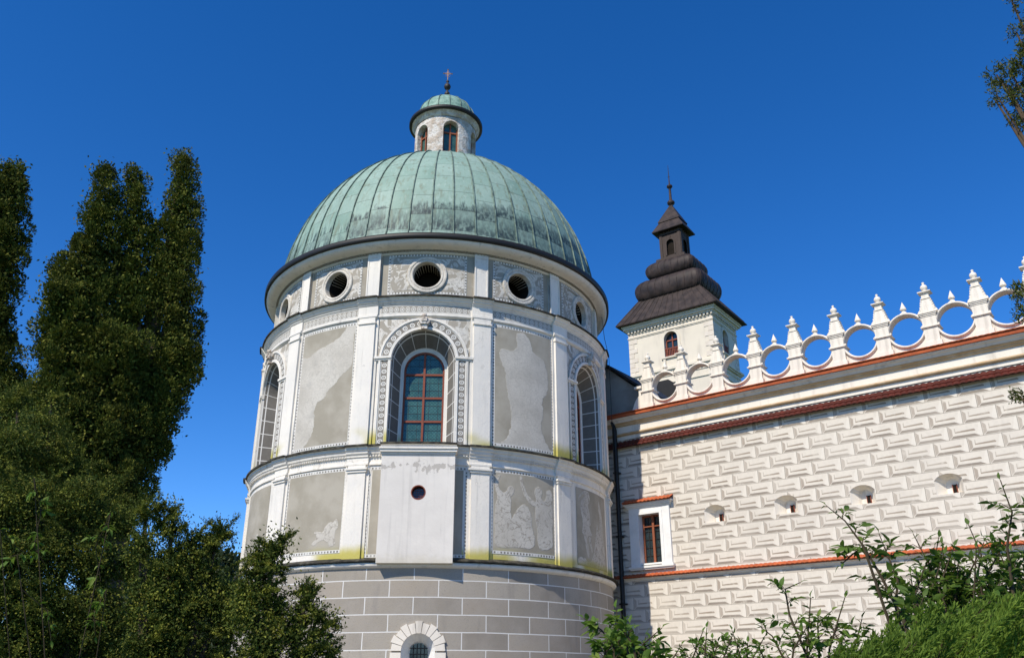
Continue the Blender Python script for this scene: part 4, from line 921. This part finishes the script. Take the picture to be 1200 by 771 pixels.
# roof
def seams(mb, rings_f, per):  # thin raised strips running up the faces
    for side in range(4):
        pass
mb = MB(); loft(mb, [sq_ring(hx+.78, hy+.72, 28.74), sq_ring(hx+.80, hy+.74, 28.80), sq_ring(2.75, 1.95, 30.95)]); skirt = mb.build('skirt_roof', MT['roof'], church)
mb = MB()
for i in range(-7, 8):
    t = i/7; a = Vector((t*(hx+.75), -hy-.74, 28.82)); b = Vector((t*2.7, -1.95, 31.0)); mb.tube([a, b], .03, 4)
    if abs(i) < 5: t = i/5; mb.tube([Vector((hx+.8, t*(hy+.7), 28.82)), Vector((2.75, t*1.9, 31.0))], .03, 4)
mb.build('roof_seams', MT['roof'], skirt)
def bulb(name, ax, ay, z0, z1, fx0, fx1):
    rings = []; H = z1-z0
    for i in range(15):
        a = -pi/2+pi*i/14; f = cos(a)**.75 if cos(a) > 0 else 0; z = z0+H/2+H/2*sin(a)
        base = fx0+(fx1-fx0)*i/14; k = base+(1-base)*f; rings.append(rr_ring(ax*k, ay*k, z))
    mb = MB(); loft(mb, rings); o = mb.build(name, MT['roof'], church, True)
    mb = MB(); nr = len(rings[0])
    def at_ring(r, px, side):
        axx = max(p[0] for p in r); ayy = max(p[1] for p in r); rc = min(axx, ayy)*.28
        if side == 0: x = px*axx; d = max(0, abs(x)-(axx-rc)); y = -(ayy-rc+sqrt(max(0, rc*rc-d*d))); return Vector((x, y-.01, r[0][2]))
        y = px*ayy; d = max(0, abs(y)-(ayy-rc)); return Vector((axx-rc+sqrt(max(0, rc*rc-d*d))+.01, y, r[0][2]))
    m_ = max(4, int(ax*2/.62))
    for i in range(m_+1):
        mb.tube([at_ring(r, -0.97+1.94*i/m_, 0) for r in rings], .022, 4)
    m_ = max(3, int(ay*2/.62))
    for i in range(m_+1): mb.tube([at_ring(r, -0.97+1.94*i/m_, 1) for r in rings], .022, 4)
    mb.build('bulb_seams', MT['roof'], o)
bulb('lower_bulb', 3.05, 2.3, 30.85, 32.75, .80, .58)
bulb('upper_bulb', 2.2, 1.7, 32.85, 34.45, .66, .50)
mb = MB(); loft(mb, [sq_ring(1.7, 1.3, 32.6), sq_ring(1.5, 1.2, 33.1)]); loft(mb, [sq_ring(1.3, 1.05, 34.2), sq_ring(1.3, 1.05, 34.75), sq_ring(1.12, .92, 34.78)]); 
o3 = arch(.33, 34.98, 36.1, 12); LX, LY = .96, .80
mb.sheet([(-LX, 34.75), (LX, 34.75), (LX, 37.3), (-LX, 37.3)], [o3], lambda u, z: (u, -LY, z)); mb.sheet([(-LY, 34.75), (LY, 34.75), (LY, 37.3), (-LY, 37.3)], [o3], lambda u, z: (LX, u, z))
mb.add([(LX, LY, 34.75), (-LX, LY, 34.75), (-LX, -LY, 34.75), (LX, LY, 37.3), (-LX, LY, 37.3), (-LX, -LY, 37.3)], [(0, 1, 4, 3), (1, 2, 5, 4)])
for s in (-1, 1):
    mb.box(s*.84-.12, s*.84+.12, -LY-.06, -LY, 34.78, 37.1); mb.box(LX, LX+.06, s*.68-.12, s*.68+.12, 34.78, 37.1)
mb.box(-.05, .05, -LY-.07, -LY, 36.5, 36.75)
q0 = arch(.46, 34.98, 36.1, 12); n = len(q0)
mb.add([(u, -LY-.05, z) for u, z in o3]+[(u, -LY-.05, z) for u, z in q0]+[(u, -LY, z) for u, z in q0], [(i, n+i, n+i+1, i+1) for i in range(n-1)]+[(n+i, 2*n+i, 2*n+i+1, n+i+1) for i in range(n-1)])
mb.box(-1.2, 1.2, -LY-.1, -LY+.01, 36.95, 37.02)
ml = Mat('weathered_brown_wood', .7, .3); nn = ml.noise(6, 5, sc3=(3, 3, .4)); ml.color(ml.mix(nn, (.03, .02, .016), (.07, .048, .036)))
mb.build('belfry', ml.m, church)
mb = MB(); mb.box(-.8, .8, -.62, .62, 34.8, 37.2); mb.build('belfry_interior', MT['dark'], church)
mb = MB(); loft(mb, [sq_ring(1.43, 1.2, 37.26), sq_ring(1.45, 1.22, 37.32), sq_ring(.88, .76, 38.3)]); loft(mb, [sq_ring(.98, .84, 38.27), sq_ring(.98, .84, 38.36), sq_ring(.10, .10, 40.1)]); mb.build('belfry_roof', MT['roof'], church)
mb = MB(); mb.lathe([(r_, z_+.72) for r_, z_ in ((.1, 39.2), (.12, 39.4), (.30, 39.5), (.34, 39.66), (.26, 39.8), (.12, 39.9), (.10, 41.0), (.12, 41.1), (.25, 41.2), (.25, 41.35), (.10, 41.45), (.055, 41.6), (.035, 42.4), (.012, 43.5))], 0, 360, 12); mb.tube([(-.12, 0, 43.0), (.12, 0, 43.0)], .02, 4)
mb.build('spire', MT['roof'], church, True)

# small building whose roof shows through the first ring
ob = empty('rear_building', (10.6, 44.5, 0), R(-38.4), 'low cream building with dark pitched roof seen through the first parapet ring', 'building')
mb = MB(); mb.box(-3, .7, -2, 2, 0, 15.4); mb.build('wall', MT['cream'], ob)
mb = MB(); mb.prism([(-3.3, 15.2), (.9, 15.2), (.9, 15.35), (-1.0, 16.9), (-3.3, 16.9)][::-1], lambda p: (p[0], -2.3, p[1]), lambda p: (p[0], 2.3, p[1])); mb.build('roof', MT['metal'], ob)

# ================================================================== FOLIAGE
FW = np.array((0, cos(PITCH), sin(PITCH)))
def qmesh(name, V, F, mat, parent, k=4):
    """numpy mesh, faces of k corners"""
    me = bpy.data.meshes.new(name); V = np.asarray(V, 'f'); F = np.asarray(F, 'i')
    me.vertices.add(len(V)); me.vertices.foreach_set('co', V.ravel()); me.loops.add(F.size); me.loops.foreach_set('vertex_index', F.ravel())
    me.polygons.add(len(F)); me.polygons.foreach_set('loop_start', np.arange(len(F), dtype='i')*k); me.update(calc_edges=True); me.validate()
    me.materials.append(mat); o = bpy.data.objects.new(name, me); col.objects.link(o)
    if parent: o.parent = parent; o.matrix_parent_inverse = parent.matrix_world.inverted() if False else o.matrix_parent_inverse
    return o
def unit(a): return a/(np.linalg.norm(a, axis=-1, keepdims=True)+1e-9)
def leaf_quads(P, D, L, W):
    """diamond leaves, base P, direction D"""
    n = len(P); D = unit(D); S = unit(np.cross(D, rng.normal(size=(n, 3)))); L = np.broadcast_to(L, n)[:, None]; W = np.broadcast_to(W, n)[:, None]
    m_ = P+D*L*.45; V = np.stack([P, m_+S*W*.5, P+D*L, m_-S*W*.5], 1).reshape(-1, 3); return V, np.arange(n*4).reshape(-1, 4)
def blob3(bl, d, jit=.0):
    out = []
    for b in bl:
        x, y, r = b[:3]; dd = d+(b[3] if len(b) > 3 else 0); p = np.array(at(x, y, dd)); dep = (p-np.array((0, 0, EZ)))@FW; out.append((*p, r/1000*dep))
    return np.array(out)
def clumps(B, dens, lo=.78, hi=1.06):
    P = []; O = []
    for i, (x, y, z, r) in enumerate(B):
        n = max(4, int(dens*r*r*12.6)); d = unit(rng.normal(size=(n, 3))); q = np.array((x, y, z))+d*r*rng.uniform(lo, hi, (n, 1))
        ok = np.ones(n, bool)
        for j, c in enumerate(B):
            if j != i: ok &= np.linalg.norm(q-c[:3], axis=1) > c[3]*.72
        P.append(q[ok]); O.append(d[ok])
    return np.concatenate(P), np.concatenate(O)
def crown(name, B, mat, parent, org, dens, k, spread, L, W, up=.6, lo=.78, hi=1.06, core=True, drop=0.0):
    P, O = clumps(B, dens, lo, hi); n = len(P)
    keep = rng.random(n) > drop; P = P[keep]; O = O[keep]; n = len(P)
    sz = rng.uniform(.55, 1.35, (n, 1, 1))
    C = P[:, None]+np.clip(rng.normal(size=(n, k, 3)), -1.7, 1.7)*spread*sz*np.array((1, 1, 1.15)); D = O[:, None]*.7+rng.normal(size=(n, k, 3))*.75+np.array((0, 0, up))
    V, F = leaf_quads(C.reshape(-1, 3), D.reshape(-1, 3), (L*rng.uniform(.6, 1.4, n*k)), W*rng.uniform(.7, 1.3, n*k))
    if core:      # sparse, larger inner foliage that closes the middle of the crown
        P2, O2 = clumps(np.column_stack([B[:, :3], B[:, 3]*.80]), dens*1.3, .5, 1.0); m_ = len(P2); C2 = P2[:, None]+rng.normal(size=(m_, 34, 3))*spread*1.1
        V2, F2 = leaf_quads(C2.reshape(-1, 3), rng.normal(size=(m_*34, 3)), L*1.3, W*1.7); F = np.concatenate([F, F2+len(V)]); V = np.concatenate([V, V2])
    return qmesh(name, V-np.array(org), F, mat, parent)
def lobed(name, B, mat, parent, org, dens, k, lr, L, W, core=1.0, lo=.72, hi=1.04, stretch=1.5):
    """crown of upright plumes: each plume a small ellipsoid shell of scale leaves, with dark gaps between"""
    P, O = clumps(B, dens, lo, hi); n = len(P); r = lr*rng.uniform(.55, 1.35, n)
    d = unit(rng.normal(size=(n, k, 3))+O[:, None]*.5+np.array((0, 0, .25))); rr = rng.uniform(.55, 1.0, (n, k, 1))**.5*r[:, None, None]
    ax = unit(O*.55+np.array((0, 0, 1.0))); al = (d*ax[:, None]).sum(2, keepdims=True)
    C = P[:, None]+(d+ax[:, None]*al*(stretch-1))*rr; D = d*.8+ax[:, None]*.7+rng.normal(size=(n, k, 3))*.4
    V, F = leaf_quads(C.reshape(-1, 3), D.reshape(-1, 3), L*rng.uniform(.6, 1.4, n*k), W*rng.uniform(.7, 1.3, n*k))
    P2, O2 = clumps(np.column_stack([B[:, :3], B[:, 3]*.78]), dens*1.5*core, .55, 1.0); m_ = len(P2); C2 = P2[:, None]+rng.normal(size=(m_, 60, 3))*.09
    V2, F2 = leaf_quads(C2.reshape(-1, 3), rng.normal(size=(m_*60, 3)), L*1.3, W*1.9); F = np.concatenate([F, F2+len(V)]); V = np.concatenate([V, V2])
    return qmesh(name, V-np.array(org), F, mat, parent)
def limb(mb, pts, rads, org):
    mb.tube([Vector(p)-Vector(org) for p in pts], list(rads), 8)
def tree(kind, label, cat, base, B, mat, dens, k, spread, L, W, group=None, trunk_r=.18, limbs=True, **kw):
    e = empty(kind, base, 0, label, cat, group); mb = MB()
    top = max(range(len(B)), key=lambda i: B[i][2]); t = B[top][:3]
    limb(mb, [base, (base[0]*.6+t[0]*.4, base[1]*.6+t[1]*.4, t[2]*.4), tuple(t)], (trunk_r, trunk_r*.55, trunk_r*.06), base)
    mb.build('trunk', MT['bark'], e)
    if limbs:
        mb = MB()
        for b in B[::2]:
            if np.linalg.norm(b[:3]-t) > .3: z0 = max(.4, min(b[2]*.62, t[2]*.55)); f = min(1, z0/max(t[2], .1)); h_ = t[2]*.4; mx_, my_ = base[0]*.6+t[0]*.4, base[1]*.6+t[1]*.4; f = z0/h_ if z0 < h_ else min(1, (z0-h_)/(t[2]-h_)); s_ = (base[0]+(mx_-base[0])*f, base[1]+(my_-base[1])*f, z0) if z0 < h_ else (mx_+(t[0]-mx_)*f, my_+(t[1]-my_)*f, h_+(t[2]-h_)*f); limb(mb, [s_, ((s_[0]+b[0])/2, (s_[1]+b[1])/2, (s_[2]+b[2])/2+.05), tuple(b[:3])], (trunk_r*.22, trunk_r*.15, trunk_r*.05), base)
        mb.build('limbs', MT['bark'], e)
    if kw.pop('plumes', False): kw.pop('up', 0); lobed('crown', B, mat, e, base, dens, k, spread, L, W, **kw)
    else: crown('crown', B, mat, e, base, dens, k, spread, L, W, **kw)
    return e
def gpos(x, d, y=760): p = at(x, y, d); return (p.x, p.y, 0)

# --- tall arborvitae on the left
def shrink(B, k): B = B.copy(); B[:, 3] = np.maximum(B[:, 3]-k, B[:, 3]*.45); return B
TB = blob3([(213, 190, 6), (122, 205, 6), (157, 207, 6), (213, 200, 13), (215, 218, 18), (213, 240, 21), (212, 265, 23), (211, 290, 25), (209, 318, 26), (208, 348, 27), (207, 380, 29), (208, 412, 30), (204, 440, 30), (194, 468, 28), (180, 495, 30), (168, 525, 30),
  (183, 268, 11), (183, 285, 13), (183, 305, 15), (181, 330, 18), (180, 355, 20), (136, 250, 9), (135, 275, 13), (134, 300, 16), (157, 217, 12), (158, 236, 18), (159, 258, 19), (158, 282, 19), (157, 308, 20), (155, 335, 23), (150, 365, 28),
  (122, 216, 12), (121, 236, 18), (116, 260, 23), (110, 288, 27), (103, 318, 32), (97, 350, 37), (92, 385, 42), (95, 425, 48), (75, 320, 22, .2), (66, 350, 22, -.2), (60, 385, 22), (66, 420, 26),
  (135, 330, 20, .3), (172, 400, 24, .2), (140, 410, 36, -.3), (135, 455, 46), (165, 450, 30), (90, 470, 50), (60, 470, 36), (110, 520, 56), (145, 500, 40), (60, 530, 50), (120, 580, 55), (60, 600, 60), (150, 560, 30)], 14.0)
TB = shrink(TB, .07)
tree('arborvitae', 'tall dark arborvitae with three pointed leaders, left of the tower', 'tree', gpos(120, 14.0), TB, MT['thuja'], 13, 210, .125, .045, .019, trunk_r=.26, plumes=True, core=2.6)
TA = blob3([(10, 202, 12), (7, 220, 19), (5, 245, 23), (4, 275, 24), (2, 305, 23), (-2, 335, 20), (-8, 365, 20), (-10, 395, 22), (-10, 425, 26), (-8, 455, 32), (-12, 500, 45), (-15, 560, 55), (-30, 300, 24), (-35, 380, 30), (-28, 240, 18)], 15.5)
tree('arborvitae', 'dark arborvitae column cut by the left edge of the photo', 'tree', gpos(-12, 15.5), TA, MT['thuja'], 12, 200, .135, .048, .021, trunk_r=.22, plumes=True, core=2.6)
TA2 = blob3([(14, 462, 20), (30, 480, 24), (20, 440, 12), (38, 500, 30), (10, 520, 40), (42, 450, 14), (50, 540, 36)], 12.0)
# --- yews: sprays of needles on short twigs
def yew(kind, label, B, d, dens, group=None, base=None, Ls=.30, mat='yew', cat='tree', nd=.024, pairs=22, tips=()):
    base = base or gpos(*d); e = empty(kind, base, 0, label, cat, group); mb = MB(); t = B[np.argmax(B[:, 2])]
    for b in B[::2]:
        limb(mb, [(base[0], base[1], 0), (base[0]*.5+b[0]*.5, base[1]*.5+b[1]*.5, b[2]*.55), tuple(b[:3])], (.07, .05, .012), base)
    mb.build('branches', MT['bark'], e)
    P0, O0 = clumps(B, dens/14, .72, 1.12); m0 = len(P0); A = unit(O0+rng.normal(size=(m0, 3))*.35+np.array((0, 0, .30))); BL = Ls*rng.uniform(.8, 1.7, m0); S0_ = unit(np.cross(A, unit(rng.normal(size=(m0, 3))*.35+np.array((0, 0, 1)))))
    K = 13; f_ = np.linspace(0, 1, K); sg_ = np.array([(-1)**i for i in range(K)])
    P = (P0[:, None]+A[:, None]*(f_*1.0-.45)[None, :, None]*BL[:, None, None]-np.array((0, 0, 1))*((f_**2)*.18)[None, :, None]*BL[:, None, None]).reshape(-1, 3)
    D = unit(A[:, None]*(.55+f_*.8)[None, :, None]+S0_[:, None]*(sg_*(1-f_*.85))[None, :, None]*.9+rng.normal(size=(m0, K, 3))*.16).reshape(-1, 3)
    SC = (np.repeat(BL, K).reshape(m0, K)*(1.0-f_*.45)[None]).reshape(-1)/Ls*.62; n = len(P)
    S = unit(np.cross(D, unit(rng.normal(size=(n, 3))*.4+np.array((0, 0, 1))))); U = np.cross(S, D)
    Ln = Ls*SC*rng.uniform(.7, 1.2, n); V = []; 
    tt = np.linspace(.05, 1, pairs)
    for t_ in tt:
        c = P+D*(Ln*(t_-.35))[:, None]-U*((t_**2)*.12*Ln)[:, None]; w_ = nd*(1-.45*t_)
        for sg in (-1, 1):
            dv = unit(S*sg+D*.9+U*rng.normal(size=(n, 1))*.35); v, f = leaf_quads(c+rng.normal(size=(n, 3))*.006, dv, w_*rng.uniform(.8, 1.3, n), .0075); V.append(v)
    V = np.concatenate(V); F = np.arange(len(V)).reshape(-1, 4)
    P2, O2 = clumps(np.column_stack([B[:, :3], B[:, 3]*.80]), dens*1.2, .3, 1.0); m_ = len(P2); C2 = P2[:, None]+rng.normal(size=(m_, 60, 3))*.06
    V2, F2 = leaf_quads(C2.reshape(-1, 3), rng.normal(size=(m_*60, 3)), .030, .015); F = np.concatenate([F, F2+len(V)]); V = np.concatenate([V, V2])
    qmesh('foliage', V-np.array(base), F, MT[mat], e); return e
YB = blob3([(20, 470, 28, 1), (45, 500, 34, .6), (15, 530, 50, .3), (70, 540, 34, .5), (30, 590, 50), (90, 590, 42), (10, 650, 60), (60, 650, 55), (125, 610, 32), (150, 610, 22), (110, 660, 50), (40, 720, 70), (110, 730, 60), (160, 660, 36), (95, 555, 22, .5), (130, 570, 20, .4), (-20, 600, 50), (-20, 700, 70), (60, 470, 18, 1), (0, 800, 80), (90, 810, 70), (160, 800, 60), (50, 880, 80), (150, 880, 70), (60, 765, 55, 1), (110, 775, 55, 1), (10, 770, 55, 1)], 10.0)
YB = shrink(YB, .08)
yew('yew', 'large dark yew with yellowish green tips in the lower left corner', YB, (60, 10.0), 110)
YC = blob3([(170, 600, 16), (185, 596, 14), (203, 598, 12), (196, 620, 26), (165, 640, 30), (220, 640, 24), (205, 660, 40), (240, 640, 14), (255, 628, 8), (236, 665, 28), (180, 700, 48), (225, 700, 40), (258, 690, 24), (265, 720, 40), (200, 740, 50), (165, 760, 40), (248, 632, 7), (262, 622, 5), (230, 628, 12), (200, 800, 60), (260, 790, 50), (170, 840, 60), (250, 860, 60)], 8.6)
YC = shrink(YC, .09)
yew('yew', 'bushy yew with thin shoots reaching up beside the blue gap left of the tower', YC, (205, 8.6), 130, Ls=.21)
YD = blob3([(318, 640, 8), (312, 652, 11), (300, 668, 17), (288, 690, 22), (312, 690, 18), (330, 705, 13), (322, 716, 18), (290, 720, 30), (360, 690, 6), (358, 704, 10), (352, 722, 14), (340, 740, 22), (370, 742, 11), (378, 758, 10), (310, 755, 34), (355, 765, 22), (385, 768, 8), (324, 664, 6), (372, 718, 6), (388, 728, 5), (302, 648, 6), (330, 634, 5), (310, 810, 45), (360, 810, 35), (290, 860, 50), (360, 870, 45)], 7.8)
YD = shrink(YD, .05)
yew('yew', 'small yew with ragged upright shoots in front of the tower base', YD, (325, 7.8), 165, Ls=.17)
FB = blob3([(255, 668, 18), (272, 676, 16), (288, 690, 20), (240, 690, 26), (268, 700, 26), (310, 700, 20), (215, 690, 30), (240, 730, 40), (290, 730, 40), (180, 740, 40), (150, 700, 40), (330, 750, 30), (120, 730, 40), (240, 780, 45), (300, 790, 40)], 80.0)
tree('distant_tree', 'far dark round tree low in the gap between yews and tower', 'tree', gpos(262, 80), FB, MT['far'], 1.2, 26, .5, .5, .28, trunk_r=.5, limbs=False)

# --- broad leaved shrubs
def big_leaves(P, D, L, W, droop=.35):
    n = len(P); D = unit(D); up = unit(rng.normal(size=(n, 3))*.45+np.array((0, 0, 1))); S = unit(np.cross(D, up)); N = np.cross(S, D); L = L[:, None]; W = W[:, None]
    a = P; m1 = P+D*L*.35+N*L*.02; m2 = P+D*L*.70-N*L*droop*.22; tip = P+D*L-N*L*droop*.55
    l1 = m1+S*W*.5+N*W*.18; r1 = m1-S*W*.5+N*W*.18; l2 = m2+S*W*.36+N*W*.12; r2 = m2-S*W*.36+N*W*.12
    V = np.stack([a, l1, m1, r1, l2, m2, r2, tip], 1).reshape(-1, 3); b = np.arange(n)[:, None]*8
    F = np.concatenate([b+np.array(t) for t in ((0, 2, 1), (0, 3, 2), (1, 2, 5), (1, 5, 4), (2, 3, 6), (2, 6, 5), (4, 5, 7), (5, 6, 7))]); return V, F
def shrub(kind, label, base, stems, d, mat, L, W, group=None, cat='shrub', side=.30, node=.09, drop=.1, thick=1.0):
    """stems: lists of photo points from the ground side to the tip, at distance d"""
    e = empty(kind, base, 0, label, cat, group); tw = MB(); P = []; D = []; LL = []
    for st in stems:
        dd = d+random.uniform(-.35, .35); pts = [np.array(at(x, y, dd+(i*.04))) for i, (x, y) in enumerate(st)]
        rt_ = np.array((base[0]+random.uniform(-.2, .2), base[1]+random.uniform(-.2, .2), 0.0)); path = [rt_]+pts
        ln = sum(np.linalg.norm(pts[i+1]-pts[i]) for i in range(len(pts)-1))
        r0_ = (.006+.004*ln)*thick; tw.tube([Vector(p-np.array(base)) for p in path], [r0_*1.8]+list(np.linspace(r0_*1.3, .003, len(pts))), 5)
        acc = 0; sgn = 1
        for i in range(len(pts)-1):
            a, b = pts[i], pts[i+1]; seg = np.linalg.norm(b-a); t = unit(b-a); u = acc
            while u < seg:
                c = a+t*u; f = (i+u/seg)/(len(pts)-1)
                s1 = unit(np.cross(t, rng.normal(size=3)));
                for sg in (-1, 1):
                    if rng.random() < drop: continue
                    dv = unit(s1*sg+t*.55+np.array((0, 0, .1)))
                    if rng.random() < .55 and f < .85:      # side twig with several leaves
                        tl = side*(1-f*.7)*rng.uniform(.5, 1.2); q = [c, c+dv*tl*.5+np.array((0, 0, .02)), c+dv*tl-np.array((0, 0, tl*.06))]
                        tw.tube([Vector(p-np.array(base)) for p in q], [.004, .003, .0015], 4)
                        for g_ in np.linspace(.3, 1, 4):
                            cc = c+dv*tl*g_; o_ = unit(np.cross(dv, rng.normal(size=3)*.5+np.array((0, 0, 1))))
                            for s2 in (-1, 1): P.append(cc); D.append(o_*s2+dv*.7-np.array((0, 0, .15))); LL.append(rng.uniform(.4, 1.15))
                        P.append(c+dv*tl); D.append(dv-np.array((0, 0, .2))); LL.append(1.1)
                    else: P.append(c); D.append(dv-np.array((0, 0, .15))); LL.append(rng.uniform(.7, 1.15)*(1-.35*f))
                u += node*rng.uniform(.7, 1.3)
            acc = u-seg
        P.append(pts[-1]); D.append(unit(pts[-1]-pts[-2])); LL.append(.8)
    tw.build('stems', MT['twig'], e)
    LL = np.array(LL); V, F = big_leaves(np.array(P), np.array(D), L*LL, W*LL*rng.uniform(.8, 1.2, len(LL)))
    qmesh('foliage', V-np.array(base), F, MT[mat], e, 3); return e
def mass(x0, x1, y0, y1, n, hgt=40):
    return [[(x, y1+20), (x+random.uniform(-12, 12), (y+y1)/2), (x+random.uniform(-22, 22), y)] for x, y in ((random.uniform(x0, x1), random.uniform(y0, y0+(y1-y0)*.6)) for _ in range(n))]
random.seed(5)
shrub('elder_shrub', 'long dark arching shoot of a leafy shrub crossing the pale wing wall', gpos(1075, 5.6, 771),
  [[(1085, 800), (1060, 730), (1035, 680), (1012, 640), (990, 610), (968, 592)], [(1050, 710), (1052, 680), (1040, 650), (1030, 625)], [(1085, 780), (1070, 730), (1082, 700)], [(1012, 640), (998, 650), (985, 662)]], 5.6, 'broad', .085, .034, side=.16, node=.06)
shrub('leafy_shrub', 'dense dark leafy shrub with shoots rising at the right edge', gpos(1150, 6.4, 771),
  [[(1190, 760), (1188, 700), (1180, 640), (1186, 600), (1172, 562)], [(1150, 760), (1140, 700), (1150, 650), (1135, 615)], [(1130, 760), (1105, 700), (1088, 660), (1070, 625)], [(1200, 700), (1210, 640), (1200, 590)], [(1110, 750), (1100, 690), (1118, 640)]]+mass(1075, 1215, 625, 740, 46), 6.4, 'broad', .075, .033, side=.2, node=.065)
shrub('young_shrub', 'light leafy shrub with upright twigs low in front of the wing wall', gpos(925, 6.0, 771),
  [[(960, 800), (940, 755), (925, 720), (920, 690), (938, 682)], [(960, 800), (960, 760), (958, 730), (975, 715)], [(935, 800), (915, 765), (905, 745), (892, 735)], [(1000, 790), (985, 755), (975, 735)], [(925, 800), (930, 760), (945, 735)], [(950, 800), (945, 770), (950, 700)], [(900, 800), (895, 770), (888, 755)], [(970, 800), (972, 760), (990, 700)], [(990, 800), (1000, 765), (1010, 725)]], 6.0, 'broad2', .07, .028, side=.17, node=.06)
shrub('low_shrub', 'low sparse shrub with small leaves at the bottom between wing and young shrub', gpos(820, 6.6, 771),
  [[(x, 800), (x+random.uniform(-8, 8), 770), (x+random.uniform(-14, 14), y)] for x, y in ((775, 768), (795, 755), (812, 740), (825, 735), (840, 752), (852, 742), (868, 738), (880, 752), (835, 764), (805, 768), (862, 765), (785, 762), (818, 752), (846, 765), (874, 760), (890, 745), (768, 770), (830, 748))], 6.6, 'broad2', .062, .026, side=.12, node=.055)
shrub('bright_shrub', 'bright green leafy shrub at the foot of the corner between tower and wing', gpos(725, 6.2, 771),
  [[(740, 800), (722, 760), (705, 738), (684, 724)], [(735, 800), (725, 750), (722, 712)], [(745, 800), (735, 760), (738, 730)], [(755, 800), (752, 765), (757, 745)], [(715, 800), (708, 770), (712, 748)], [(750, 800), (742, 755), (722, 728)], [(770, 800), (770, 780), (765, 764)], [(730, 800), (715, 775), (700, 762)]]+mass(708, 765, 735, 775, 8), 6.2, 'broad2', .085, .042, side=.13, node=.07)
# --- juniper at the lower right: feathery plumes
def juniper():
    base = gpos(1110, 4.6, 771); e = empty('juniper', base, 0, 'bright green feathery juniper filling the bottom right corner', 'shrub'); P = []; D = []
    tw = MB()
    for i in range(120):
        x = random.uniform(975, 1235); top = 699+max(0, (1130-x))*.42+abs(random.gauss(0, 30)); dd = 4.6+random.uniform(-.5, .6); a = np.array(at(x-45, top+80, dd)); b = np.array(at(x+random.uniform(-25, 40), top, dd-.05)); t = unit(b-a); ln = np.linalg.norm(b-a)
        if i % 3 == 0: tw.tube([Vector(a-np.array(base)), Vector(b-np.array(base))], [.006, .002], 4)
        if i % 12 == 0: tw.tube([Vector((0, 0, 0)), Vector(a-np.array(base))], [.02, .006], 5)
        for f in np.linspace(.1, 1, 24):
            c = a+t*ln*f; r_ = .075*(1.15-f)
            for _ in range(3):
                s_ = unit(np.cross(t, rng.normal(size=3))); dv = unit(s_*.6+t)
                for g_ in np.linspace(0, 1, 4): P.append(c+dv*r_*g_); D.append(dv+rng.normal(size=3)*.35+t*.4)
    tw.build('stems', MT['twig'], e); P = np.array(P); V, F = leaf_quads(P, np.array(D), .028*rng.uniform(.7, 1.3, len(P)), .0075); qmesh('foliage', V-np.array(base), F, MT['juniper'], e)
juniper()
# --- vine shoots at the lower left
shrub('creeper', 'pale fresh shoots of a creeper hanging in the dark yew at lower left', gpos(110, 8.6, 771),
  [[(40, 560), (48, 600), (40, 640), (52, 660)], [(130, 600), (112, 640), (118, 680), (105, 700)], [(20, 650), (25, 690), (55, 715), (60, 750)], [(0, 620), (18, 640), (30, 648)], [(125, 690), (110, 720), (112, 745)]], 8.4, 'broad2', .08, .028, side=.1, node=.09, drop=.3, thick=.35)
# --- conifer reaching in from the right
RC = shrink(blob3([(1168, 88, 11), (1160, 92, 7), (1182, 80, 11), (1192, 92, 15), (1178, 98, 11), (1205, 80, 18), (1168, 112, 8), (1180, 120, 10), (1166, 117, 6), (1195, 112, 10), (1197, 130, 10), (1188, 140, 6), (1198, 148, 7), (1208, 140, 14), (1186, 2, 6), (1198, 5, 9), (1191, 38, 7), (1199, 33, 7), (1199, 54, 4), (1210, 45, 12), (1215, 100, 20), (1188, 343, 8), (1197, 337, 9), (1206, 345, 10), (1198, 362, 5), (1194, 371, 4), (1193, 463, 4), (1200, 467, 6), (1210, 465, 8), (1198, 68, 12),
  (1240, 60, 40), (1250, 130, 40), (1235, 345, 30), (1240, 470, 26), (1290, 20, 60), (1300, 120, 60), (1300, 240, 60), (1290, 360, 60), (1300, 480, 60), (1300, 600, 60), (1290, -80, 60)], 11.0), .02)
tree('pine', 'conifer outside the right edge with yellowish needle tufts reaching into the sky', 'tree', gpos(1310, 11.0), RC, MT['pine'], 60, 34, .035, .05, .016, trunk_r=.2, up=.2, core=False, drop=.12)
